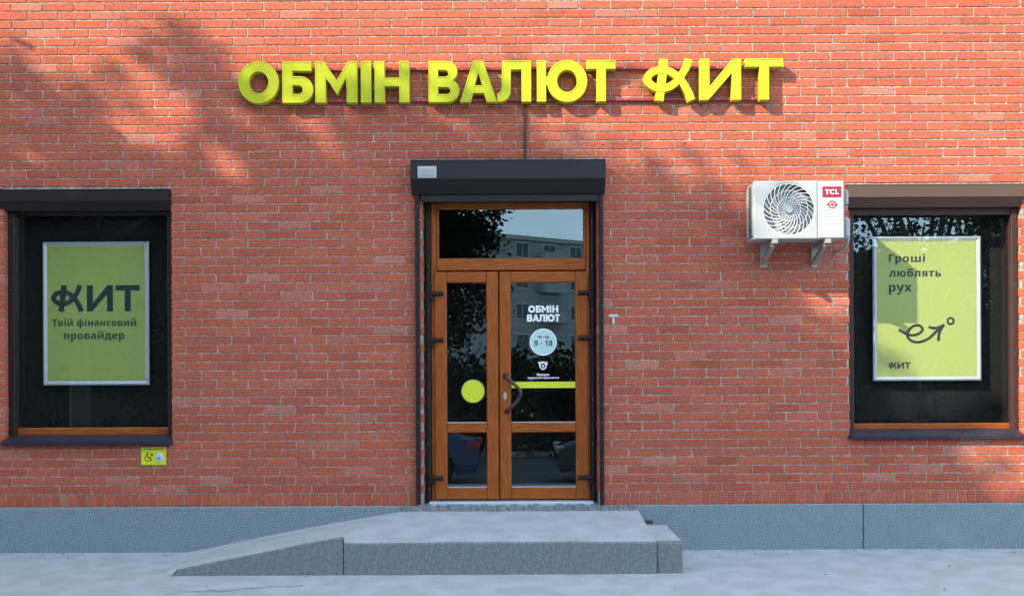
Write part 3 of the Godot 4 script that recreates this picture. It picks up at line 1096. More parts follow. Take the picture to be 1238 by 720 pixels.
func door_prints(lf: Node, z: float) -> void:
	var k := S * 9.15 / 9.0 * 7.7 / 50.0
	# letter offsets in the same 50-unit space as the big sign
	polygon_word("white_lettering", lf, [["О", 0], ["Б", 54], ["М", 95], ["І", 152], ["Н", 172]], k * 1.10, 638.7, 377.7, z, M.vinyl_white)
	polygon_word("white_lettering", lf, [["В", 0], ["А", 39], ["Л", 84], ["Ю", 131], ["Т", 193]], k * 1.13, 637.2, 388.6, z, M.vinyl_white)
	var c := P(656.8, 413.3, z)
	var st := new_st()
	tube(st, [c, c + Vector3(0, 0, 0.0012)], [15.6 * S, 15.6 * S], 40)
	obj("hours_disc", lf, st, M.vinyl_mint)
	var rs := new_st()
	extrude(rs, ring_loop(Vector2(c.x, c.y), 16.6 * S, 16.6 * S, 44), [ring_loop(Vector2(c.x, c.y), 15.65 * S, 15.65 * S, 40)], z, z + 0.0016)
	obj("hours_disc_rim", lf, rs, M.vinyl_white)
	text_fit("hours_print", lf, "пн - нд", 650.3, 405.6, 663.6, 409.6, z + 0.0014, M.poster_ink)
	text_fit("hours_print", lf, "9 - 18", 646.0, 411.0, 668.0, 418.0, z + 0.0014, M.poster_ink)
	# shield emblem
	var b := P(656.6, 441.8, z)
	var sh := PackedVector2Array()
	for v in [[-6, 4.2], [-3, 4.6], [0, 5.2], [3, 4.6], [6, 4.2], [4.8, 1], [4.2, -2], [2, -4.4], [0, -5.2], [-2, -4.4], [-4.2, -2], [-4.8, 1]]:
		sh.append(Vector2(b.x + v[0] * S, b.y + v[1] * S))
	var s2 := new_st()
	extrude(s2, sh, [], z, z + 0.0012)
	obj("emblem", lf, s2, M.vinyl_white)
	var s3 := new_st()
	extrude(s3, ring_loop(Vector2(b.x, b.y - 0.4 * S), 3.2 * S, 2.9 * S, 20), [ring_loop(Vector2(b.x, b.y - 0.4 * S), 1.4 * S, 1.3 * S, 14)], z + 0.0012, z + 0.002)
	cbox(s3, Vector3(b.x - 3.6 * S, b.y + 2.7 * S, z + 0.0012), Vector3(b.x + 3.6 * S, b.y + 3.3 * S, z + 0.002), 0.0)
	obj("emblem_print", lf, s3, M.poster_ink)
	text_fit("white_lettering", lf, "Працює", 649.2, 451.0, 664.0, 455.2, z, M.vinyl_white)
	text_fit("white_lettering", lf, "відеоспостереження", 638.2, 454.9, 675.6, 458.4, z, M.vinyl_white)
	pxbox("yellow_bar", lf, 618.4, 461.2, 696.0, 468.8, z, z + 0.0014, M.vinyl_yellow, 0.0)

func build_poster(label: String, x0: float, y0: float, x1: float, y1: float, kind: int) -> void:
	var z := -0.222
	var t := thing("poster_frame", label, "poster")
	var a := P(x0, (y0 + y1) * 0.5, z)
	var b := P(x1, (y0 + y1) * 0.5, z)
	var yt := P((x0 + x1) * 0.5, y0, z).y
	var yb := P((x0 + x1) * 0.5, y1, z).y
	var w := 0.036
	# mitred profile bars, sloped inwards
	var lo := [Vector2(a.x, yb), Vector2(b.x, yb), Vector2(b.x, yt), Vector2(a.x, yt)]
	var li := [Vector2(a.x + w, yb + w), Vector2(b.x - w, yb + w), Vector2(b.x - w, yt - w), Vector2(a.x + w, yt - w)]
	for i in 4:
		var j := (i + 1) % 4
		var st := new_st()
		var mid: Vector2 = (lo[i] + lo[j]) * 0.5 - (lo[0] + lo[2]) * 0.5
		var out := Vector3(mid.x, mid.y, 0).normalized()
		var ma: Vector2 = lo[i].lerp(li[i], 0.35)
		var mb: Vector2 = lo[j].lerp(li[j], 0.35)
		quad(st, Vector3(lo[i].x, lo[i].y, z - 0.02), Vector3(lo[j].x, lo[j].y, z - 0.02), Vector3(lo[j].x, lo[j].y, z - 0.004), Vector3(lo[i].x, lo[i].y, z - 0.004), out)
		quad(st, Vector3(lo[i].x, lo[i].y, z - 0.004), Vector3(lo[j].x, lo[j].y, z - 0.004), Vector3(mb.x, mb.y, z + 0.004), Vector3(ma.x, ma.y, z + 0.004), out + Vector3(0, 0, 2))
		quad(st, Vector3(ma.x, ma.y, z + 0.004), Vector3(mb.x, mb.y, z + 0.004), Vector3(li[j].x, li[j].y, z - 0.010), Vector3(li[i].x, li[i].y, z - 0.010), Vector3(0, 0, 1) - out * 0.5)
		obj("frame_bar", t, st, M.aluminium)
	bx("sheet", t, Vector3(a.x + w * 0.8, yb + w * 0.8, z - 0.019), Vector3(b.x - w * 0.8, yt - w * 0.8, z - 0.0125), M.poster_green if kind == 0 else M.poster_lime, 0.0)
	var zi := z - 0.0124
	var kk := S * (D - zi) / D
	if kind == 0:
		polygon_word("logo_print", t, [["К", 0], ["И", 67.0], ["t", 122.0]], kk * 0.634, 62.1, 376.6, zi, M.poster_ink)
		text_fit("slogan_print", t, "Твій фінансовий", 62.5, 384.6, 164.3, 397.2, zi, M.poster_ink)
		text_fit("slogan_print", t, "провайдер", 77.0, 399.6, 149.8, 413.2, zi, M.poster_ink)
	else:
		text_fit("slogan_print", t, "Гроші", 1075.0, 306.6, 1118.6, 319.8, zi, M.poster_ink)
		text_fit("slogan_print", t, "люблять", 1075.0, 324.0, 1138.2, 334.6, zi, M.poster_ink)
		text_fit("slogan_print", t, "рух", 1075.0, 344.0, 1102.8, 356.0, zi, M.poster_ink)
		polygon_word("logo_print", t, [["К", 0], ["И", 67.0], ["t", 122.0]], kk * 0.158, 1074.8, 445.6, zi, M.poster_ink)
		var em := new_st()
		var paths := [[[215, 225], [250, 247], [290, 267], [345, 281], [405, 268], [446, 230], [430, 195], [385, 184], [335, 207], [306, 250]], [[300, 240], [297, 275], [312, 313], [360, 343], [425, 345], [505, 312], [570, 252], [648, 186]], [[505, 200], [575, 212], [658, 180]], [[650, 182], [610, 250], [600, 335]]]
		var i := 0
		for l in paths:
			var pp := PackedVector2Array()
			for q in l:
				var w3 := P(1060 + q[0] / 8.0, 370 + q[1] / 8.0, zi)
				pp.append(Vector2(w3.x, w3.y))
			ribbon(em, smooth(pp, 5), 3.2 * kk, zi, zi + 0.001 + 0.0004 * i)
			i += 1
		var rc := P(1060 + 718 / 8.0, 370 + 143 / 8.0, zi)
		extrude(em, ring_loop(Vector2(rc.x, rc.y), 5.0 * kk, 5.0 * kk, 28), [ring_loop(Vector2(rc.x, rc.y), 2.5 * kk, 2.5 * kk, 24)], zi, zi + 0.0012)
		obj("arrow_print", t, em, M.poster_ink)

func build_ac() -> void:
	var t := thing("air_conditioner", "white outdoor air conditioner unit with round fan grille on two wall brackets", "air conditioner")
	var zf := 0.40
	var zb := 0.13
	var a := P(911.5, 218.5, zf)
	var b := P(1021.5, 288.5, zf)
	# casing: front ring plate with a round opening, sides, top
	var c := P(954.2, 252.9, zf)
	var R := 31.5 * S * (D - zf) / D
	var px0 := P(989.2, 250, zf).x
	var st := new_st()
	extrude(st, PackedVector2Array([Vector2(a.x, b.y), Vector2(px0 - 0.002, b.y), Vector2(px0 - 0.002, a.y), Vector2(a.x, a.y)]), [ring_loop(Vector2(c.x, c.y), R, R, 56)], zf - 0.03, zf, 0.008)
	cbox(st, Vector3(a.x + 0.006, a.y - 0.03, zb), Vector3(b.x - 0.004, a.y - 0.002, zf - 0.031), 0.006)
	cbox(st, Vector3(a.x + 0.006, b.y + 0.002, zb), Vector3(b.x - 0.004, b.y + 0.03, zf - 0.031), 0.006)
	cbox(st, Vector3(b.x - 0.02, b.y + 0.031, zb), Vector3(b.x - 0.002, a.y - 0.031, zf - 0.031), 0.004)
	cbox(st, Vector3(a.x - 0.002, b.y + 0.031, zb), Vector3(a.x + 0.014, a.y - 0.031, zb + 0.05), 0.004)
	cbox(st, Vector3(a.x - 0.002, b.y + 0.031, zf - 0.075), Vector3(a.x + 0.014, a.y - 0.031, zf - 0.031), 0.004)
	obj("casing", t, st, M.white_plastic)
	bx("front_panel", t, Vector3(px0, b.y + 0.002, zf - 0.03), Vector3(b.x, a.y - 0.002, zf + 0.002), M.ac_panel_white, 0.01)
	bx("fan_shroud", t, Vector3(a.x + 0.03, b.y + 0.031, zb + 0.01), Vector3(b.x - 0.03, a.y - 0.031, zf - 0.09), M.ac_dark, 0.0)
	# condenser fins on the open side
	var fins := new_st()
	for k in 26:
		var y := lerpf(b.y + 0.04, a.y - 0.04, k / 25.0)
		cbox(fins, Vector3(a.x + 0.004, y - 0.003, zb + 0.05), Vector3(a.x + 0.02, y + 0.002, zf - 0.075), 0.0)
	var fo := obj("condenser_fins", t, fins, M.bracket_grey)
	fo.set_meta("kind", "stuff")
	# fan blades behind the guard
	for k in 3:
		var bl := new_st()
		var an := TAU * k / 3.0 + 0.4
		var pts: Array[Vector3] = []
		for m in 9:
			var t2 := m / 8.0
			var aa := an + t2 * 0.9
			pts.append(Vector3(c.x + cos(aa) * R * 0.9, c.y + sin(aa) * R * 0.9, zf - 0.04 - 0.03 * t2))
			pts.append(Vector3(c.x + cos(aa) * R * 0.2, c.y + sin(aa) * R * 0.2, zf - 0.045 - 0.025 * t2))
		for m in 8:
			quad(bl, pts[m * 2], pts[m * 2 + 1], pts[m * 2 + 3], pts[m * 2 + 2], Vector3(0, 0, 1))
		obj("fan_blade", t, bl, M.bracket_grey)
	# guard: spiral wires and rings
	for k in 26:
		var w := new_st()
		var pts := []
		var rad := []
		for m in 9:
			var f := m / 8.0
			var rr := lerpf(R * 0.16, R * 1.0, f)
			var aa := TAU * k / 26.0 - f * 1.05
			pts.append(Vector3(c.x + cos(aa) * rr, c.y + sin(aa) * rr, zf - 0.006 + 0.012 * sin(f * PI)))
			rad.append(0.0034)
		tube(w, pts, rad, 5, false)
		obj("guard_wire", t, w, M.ac_grille)
	for f in [0.45, 0.72, 0.995]:
		var w := new_st()
		var pts := []
		var rad := []
		for m in 49:
			var aa := TAU * m / 48.0
			pts.append(Vector3(c.x + cos(aa) * R * f, c.y + sin(aa) * R * f, zf - 0.008 + 0.012 * sin(f * PI)))
			rad.append(0.003 if f < 0.9 else 0.006)
		tube(w, pts, rad, 5, false)
		obj("guard_ring", t, w, M.ac_grille)
	var hub := new_st()
	tube(hub, [c + Vector3(0, 0, -0.02), c + Vector3(0, 0, 0.008), c + Vector3(0, 0, 0.013)], [R * 0.185, R * 0.185, R * 0.14], 24)
	obj("guard_hub", t, hub, M.white_plastic)
	# badge and stickers
	pxbox("badge", t, 994.8, 225.2, 1017.4, 238.2, zf + 0.002, zf + 0.0045, M.red_label, 0.001)
	text_fit("badge_lettering", t, "TCL", 998.0, 228.6, 1014.2, 234.6, zf + 0.0045, M.vinyl_white)
	var e := P(1006.4, 247.2, zf)
	var em := new_st()
	extrude(em, ring_loop(Vector2(e.x, e.y), 0.030, 0.030, 28), [ring_loop(Vector2(e.x, e.y), 0.022, 0.022, 28)], zf + 0.002, zf + 0.0032)
	extrude(em, PackedVector2Array([Vector2(e.x + 0.026, e.y - 0.014), Vector2(e.x + 0.046, e.y), Vector2(e.x + 0.026, e.y + 0.014)]), [], zf + 0.002, zf + 0.0036)
	extrude(em, PackedVector2Array([Vector2(e.x - 0.042, e.y - 0.007), Vector2(e.x - 0.022, e.y - 0.007), Vector2(e.x - 0.022, e.y + 0.007), Vector2(e.x - 0.042, e.y + 0.007)]), [], zf + 0.002, zf + 0.0036)
	extrude(em, ring_loop(Vector2(e.x, e.y), 0.012, 0.010, 16), [], zf + 0.002, zf + 0.0036)
	obj("round_sticker", t, em, M.red_label)
	for y in [252.6, 260.8, 269.2, 277.6]:
		pxbox("sticker_line", t, 996.2, y - 0.45, 1015.2, y + 0.45, zf + 0.002, zf + 0.0035, M.grey_print, 0.0)
	# pipe connection cover at the side
	pxbox("valve_cover", t, 1020.6, 262, 1029.0, 287.5, 0.16, 0.33, M.white_plastic, 0.02)
	pxbox("side_handle", t, 1020.6, 228, 1027.0, 248, 0.18, 0.30, M.white_plastic, 0.02)
	var ps := new_st()
	var p0 := P(1026, 287, 0.24)
	tube(ps, [p0, p0 + Vector3(0.0, -0.06, -0.04), p0 + Vector3(-0.02, -0.09, -0.14), p0 + Vector3(-0.03, -0.09, -0.26)], [0.014, 0.014, 0.014, 0.014], 8)
	obj("pipe", t, ps, M.white_plastic)
	# brackets: wall plate, arm and strut each
	for x in [[919.5, 927.5], [981.0, 988.5]]:
		var xa := P(x[0], 310, 0.01).x
		var xb := P(x[1], 310, 0.01).x
		var yt := b.y - 0.002
		var yb := P(920, 323, 0.02).y
		var br := part("bracket", t)
		bx("wall_plate", br, Vector3(xa, yb, 0.002), Vector3(xb, yt, 0.012), M.bracket_grey, 0.002)
		bx("arm", br, Vector3(xa + 0.004, yt - 0.035, 0.012), Vector3(xa + 0.044, yt, 0.43), M.bracket_grey, 0.003)
		var sr := new_st()
		var y2 := yb + 0.02
		var w0 := Vector3(xa + 0.006, y2, 0.012)
		for sgn in [0]:
			var dx := Vector3(0.036, 0, 0)
			var up := Vector3(0, 0.03, -0.02)
			var e0 := w0
			var e1 := Vector3(xa + 0.006, yt - 0.05, 0.36)
			var q := [e0, e0 + dx, e0 + dx + up, e0 + up, e1, e1 + dx, e1 + dx + up, e1 + up]
			quad(sr, q[0], q[1], q[5], q[4], Vector3(0, -1, 1))
			quad(sr, q[3], q[2], q[6], q[7], Vector3(0, 1, -1))
			quad(sr, q[0], q[3], q[7], q[4], Vector3(-1, 0, 0))
			quad(sr, q[1], q[2], q[6], q[5], Vector3(1, 0, 0))
			quad(sr, q[4], q[5], q[6], q[7], Vector3(0, 1, 1))
			if sgn > 0:
				break
		obj("strut", br, sr, M.bracket_grey)

func build_wall_bits() -> void:
	var h := thing("wall_hook", "small pale metal hook on the bricks beside the door rail", "hook")
	pxbox("plate", h, 736.0, 379.6, 747.5, 383.2, 0.0, 0.008, M.grey_print, 0.002)
	pxbox("stem", h, 740.2, 383.2, 743.2, 391.5, 0.0, 0.006, M.grey_print, 0.002)
	for p in [[403.7, 177], [512, 177], [621, 176.5], [728.6, 175], [828, 173.5], [755.4, 267], [755, 288], [755, 309], [290, 355], [452, 512]]:  # dark discs stand in for the shade inside empty plug holes
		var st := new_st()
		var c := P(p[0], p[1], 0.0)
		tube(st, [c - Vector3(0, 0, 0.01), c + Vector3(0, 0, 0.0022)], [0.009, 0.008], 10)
		obj("plug_hole_disc", building, st, M.cable_black)

func build_call_plate() -> void:
	var t := thing("accessibility_plate", "small yellow wheelchair call button plate on the bricks below the window sill", "sign")
	pxbox("plate", t, 170.0, 540.0, 200.2, 562.0, 0.002, 0.008, M.plate_yellow, 0.002)
	var z := 0.008
	for r in [[170.8, 540.8, 199.4, 541.2], [170.8, 560.9, 199.4, 561.3]]:
		pxbox("border_line", t, r[0], r[1], r[2], r[3], z, z + 0.001, M.poster_green, 0.0)
	text_fit("plate_lettering", t, "КНОПКА ВИКЛИКУ", 172.0, 541.6, 198.4, 543.6, z, M.black_print)
	var wc := new_st()
	var c := P(178.2, 553.6, z)
	var k := S
	# wheelchair sign: wheel arc, seated figure, head
	var wheel := PackedVector2Array()
	for v in arc(Vector2(c.x, c.y - 0.2 * k), 3.4 * k, 3.4 * k, 120, 395, 24):
		wheel.append(v)
	ribbon(wc, wheel, 0.85 * k, z, z + 0.001)
	ribbon(wc, PackedVector2Array([Vector2(c.x - 0.4 * k, c.y + 4.6 * k), Vector2(c.x - 0.1 * k, c.y + 1.6 * k), Vector2(c.x + 0.2 * k, c.y + 0.9 * k), Vector2(c.x + 2.6 * k, c.y + 0.5 * k), Vector2(c.x + 4.6 * k, c.y - 3.2 * k)]), 1.4 * k, z, z + 0.0014)
	extrude(wc, ring_loop(Vector2(c.x - 0.4 * k, c.y + 6.0 * k), 1.1 * k, 1.1 * k, 16), [], z, z + 0.001)
	obj("wheelchair_print", t, wc, M.black_print)
	var bell := new_st()
	extrude(bell, ring_loop(Vector2(c.x + 5.0 * k, c.y + 4.2 * k), 1.5 * k, 1.4 * k, 16), [], z, z + 0.001)
	obj("bell_print", t, bell, M.black_print)
	var bt := new_st()
	var bc := P(192.4, 552.6, z)
	extrude(bt, ring_loop(Vector2(bc.x, bc.y), 4.0 * k, 5.8 * k, 28), [], z, z + 0.012, 0.004)
	obj("button_casing", t, bt, M.pale_blue)
	var b2 := new_st()
	extrude(b2, ring_loop(Vector2(bc.x, bc.y - 0.8 * k), 2.1 * k, 2.4 * k, 24), [], z + 0.012, z + 0.016, 0.002)
	obj("button", t, b2, M.blue_button)

func build_ramp() -> void:
	var t := thing("entrance_ramp", "grey concrete landing with a side ramp and low step before the door", "ramp")
	var zt := 1.05
	# landing
	var st := new_st()
	var xr0 := 1.035
	var xr1 := 1.051
	var xl0 := -0.90
	var xl1 := -1.233
	var nx := 16
	var nz := 8
	var r := RandomNumberGenerator.new()
	r.seed = 9
	var grid := []
	for j in nz + 1:
		var row := []
		var tz := float(j) / nz
		for i in nx + 1:
			var tx := float(i) / nx
			var xl := lerpf(xl0, xl1, tz)
			var xr := lerpf(xr0, xr1, tz)
			var y := lerpf(0.330, 0.238, tz) + (0.0 if i == 0 else r.randf_range(-0.003, 0.003))
			if j == nz:
				y += r.randf_range(-0.002, 0.002)
			row.append(Vector3(lerpf(xl, xr, tx), y, lerpf(0.018, zt, tz)))
		grid.append(row)
	for j in nz:
		for i in nx:
			quad(st, grid[j][i], grid[j][i + 1], grid[j + 1][i + 1], grid[j + 1][i], Vector3.UP)
	obj("landing_top", t, st, M.concrete)
	var fr := new_st()
	for i in nx:
		var p: Vector3 = grid[nz][i]
		var q: Vector3 = grid[nz][i + 1]
		quad(fr, p, q, Vector3(q.x, q.y - 0.012, q.z + 0.006), Vector3(p.x, p.y - 0.012, p.z + 0.006), Vector3(0, 0.3, 1))
		quad(fr, Vector3(p.x, p.y - 0.012, p.z + 0.006), Vector3(q.x, q.y - 0.012, q.z + 0.006), Vector3(q.x, -0.05, q.z + 0.004), Vector3(p.x, -0.05, p.z + 0.004), Vector3(0, 0, 1))
	for j in nz:
		var p: Vector3 = grid[j][nx]
		var q: Vector3 = grid[j + 1][nx]
		quad(fr, p, q, Vector3(q.x, -0.05, q.z), Vector3(p.x, -0.05, p.z), Vector3(1, 0, 0))
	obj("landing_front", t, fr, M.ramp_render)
	# ramp sloping to the pavement
	var rp := new_st()
	var wall_edge := [[-0.90, 0.330], [-1.25, 0.275], [-1.65, 0.205], [-2.05, 0.130], [-2.35, 0.066], [-2.62, 0.012]]
	var front_edge := [[-1.233, 0.238], [-1.24, 0.283], [-1.50, 0.238], [-1.85, 0.167], [-2.20, 0.100], [-2.455, 0.048]]
	var cols := []
	for i in 6:
		var col := []
		for j in 7:
			var f := j / 6.0
			var w: Array = wall_edge[i]
			var e: Array = front_edge[i]
			var y := lerpf(w[1], e[1], f)
			if j > 0 and j < 6 and i > 0:
				y += r.randf_range(-0.006, 0.006)
			col.append(Vector3(lerpf(w[0], e[0], f), y, lerpf(0.018, zt - 0.004, f)))
		cols.append(col)
	for i in 5:
		for j in 6:
			quad(rp, cols[i][j], cols[i][j + 1], cols[i + 1][j + 1], cols[i + 1][j], Vector3.UP)
	# tip running out into the pavement
	for j in 6:
		var p: Vector3 = cols[5][j]
		var q: Vector3 = cols[5][j + 1]
		quad(rp, p, q, Vector3(q.x - 0.05, -0.01, q.z + 0.01), Vector3(p.x - 0.16, -0.01, p.z), Vector3(-0.4, 1, 0))
	obj("ramp_top", t, rp, M.concrete)
	var rs := new_st()
	for i in range(1, 5):
		var p: Vector3 = cols[i][6]
		var q: Vector3 = cols[i + 1][6]
		quad(rs, p, q, Vector3(q.x, q.y - 0.010, q.z + 0.005), Vector3(p.x, p.y - 0.010, p.z + 0.005), Vector3(0, 0.3, 1))
		quad(rs, Vector3(p.x, p.y - 0.010, p.z + 0.005), Vector3(q.x, q.y - 0.010, q.z + 0.005), Vector3(q.x, -0.05, q.z + 0.005), Vector3(p.x, -0.05, p.z + 0.005), Vector3(0, 0, 1))
	var lastp: Vector3 = cols[5][6]
	tri(rs, lastp + Vector3(0, -0.01, 0.005), Vector3(lastp.x - 0.05, -0.02, lastp.z + 0.01), Vector3(lastp.x, -0.05, lastp.z + 0.005), Vector3(0, 0, 1))
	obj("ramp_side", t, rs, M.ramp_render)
	# low step at the other side
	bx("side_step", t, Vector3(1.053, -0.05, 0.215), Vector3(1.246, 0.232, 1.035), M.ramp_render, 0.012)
	var sp := new_st()
	quad(sp, Vector3(1.056, 0.236, 0.222), Vector3(1.238, 0.236, 0.222), Vector3(1.238, 0.234, 1.028), Vector3(1.056, 0.234, 1.028), Vector3.UP)
	obj("step_top", t, sp, M.concrete)
	# stub of pipe beside the landing
	var stub := thing("pipe_stub", "short dark pipe end beside the concrete landing", "pipe")
	var ps := new_st()
	tube(ps, [Vector3(1.03, 0.262, 0.20), Vector3(1.135, 0.258, 0.20)], [0.014, 0.014], 10)
	obj("tube", stub, ps, M.cable_black)

# ---------------------------------------------------------------- surroundings seen in the glass and as shade
func leaf_cloud(blobs: Array, leaves: int, leaf: float, seed_: int, tint: Color) -> ArrayMesh:
	var r := RandomNumberGenerator.new()
	r.seed = seed_
	var v := PackedVector3Array()
	var nn := PackedVector3Array()
	var cc := PackedColorArray()
	var total := 0.0
	for b in blobs:
		total += pow(b[1], 2.2)
	for b in blobs:
		var c: Vector3 = b[0]
		var R: float = b[1]
		var count := int(leaves * pow(R, 2.2) / total)
		var per := 55
		var clumps := maxi(4, count / per)
		for k in clumps:
			var d := Vector3(r.randfn(), r.randfn() * 0.9, r.randfn()).normalized()
			var cp := c + d * R * pow(r.randf(), 0.42) * 0.97
			var cr := R * r.randf_range(0.10, 0.22) + 0.10
			var shade := r.randf_range(0.7, 1.25)
			for m in per:
				var p := cp + Vector3(r.randfn(), r.randfn() * 0.75, r.randfn()) * cr * 0.62
				var ax := Vector3(r.randfn(), r.randfn() * 0.6 - 0.3, r.randfn()).normalized()
				var up := Vector3(r.randfn(), r.randfn() + 0.8, r.randfn()).normalized()
				var sd := ax.cross(up).normalized()
				var nr := sd.cross(ax).normalized()
				var l := leaf * r.randf_range(0.7, 1.25)
				var w := l * 0.36
				var a0 := p
				var a1 := p + ax * l * 0.45 + sd * w
				var a2 := p + ax * l - nr * l * 0.12
				var a3 := p + ax * l * 0.45 - sd * w
				var col := Color(tint.r * shade * r.randf_range(0.85, 1.15), tint.g * shade * r.randf_range(0.9, 1.1), tint.b * shade)
				for q in [a0, a1, a2, a0, a2, a3]:
					v.append(q)
					nn.append(nr)
					cc.append(col)
	var arr := []
	arr.resize(Mesh.ARRAY_MAX)
	arr[Mesh.ARRAY_VERTEX] = v
	arr[Mesh.ARRAY_NORMAL] = nn
	arr[Mesh.ARRAY_COLOR] = cc
	var m := ArrayMesh.new()
	m.add_surface_from_arrays(Mesh.PRIMITIVE_TRIANGLES, arr)
	return m

func tree(label: String, base: Vector3, blobs: Array, leaves: int, leaf: float, seed_: int, tint: Color, trunk_r := 0.2, group := "") -> void:
	var t := thing("street_tree", label, "tree", base, group)
	var r := RandomNumberGenerator.new()
	r.seed = seed_ + 1
	var top := Vector3.ZERO
	for b in blobs:
		top += (b[0] as Vector3) - base
	top /= blobs.size()
	var st := new_st()
	var fork := Vector3(top.x * 0.25, top.y * 0.55, top.z * 0.25)
	tube(st, [Vector3.ZERO, Vector3(0, 0.25, 0), fork * 0.5 + Vector3(0.05, 0, 0), fork, top], [trunk_r * 1.5, trunk_r * 1.1, trunk_r, trunk_r * 0.75, trunk_r * 0.25], 12)
	obj("trunk", t, st, M.bark)
	for b in blobs:
		for k in 3:
			var ls := new_st()
			var e := (b[0] as Vector3) - base + Vector3(r.randfn(), r.randfn() * 0.6, r.randfn()) * float(b[1]) * 0.4
			var m := fork.lerp(e, 0.5) + Vector3(r.randfn(), 0.6, r.randfn()) * 0.25
			tube(ls, [fork * r.randf_range(0.8, 1.0), m, e], [trunk_r * 0.45, trunk_r * 0.3, 0.02], 8)
			obj("limb", t, ls, M.bark)
	var cr := mesh("crown", t, leaf_cloud(blobs, leaves, leaf, seed_, tint), M.leaf)
	cr.position = -base

func cast(p: float, a: float, z: float) -> Vector3:
	# point at distance z from the wall whose shadow falls at (p across, a along) the sun's track
	p += 0.42
	a -= 0.40
	var X := 0.624 * p + 0.781 * a
	var Y := 0.781 * p - 0.624 * a
	return Vector3(X - 1.29 * z, Y + 1.03 * z, z)

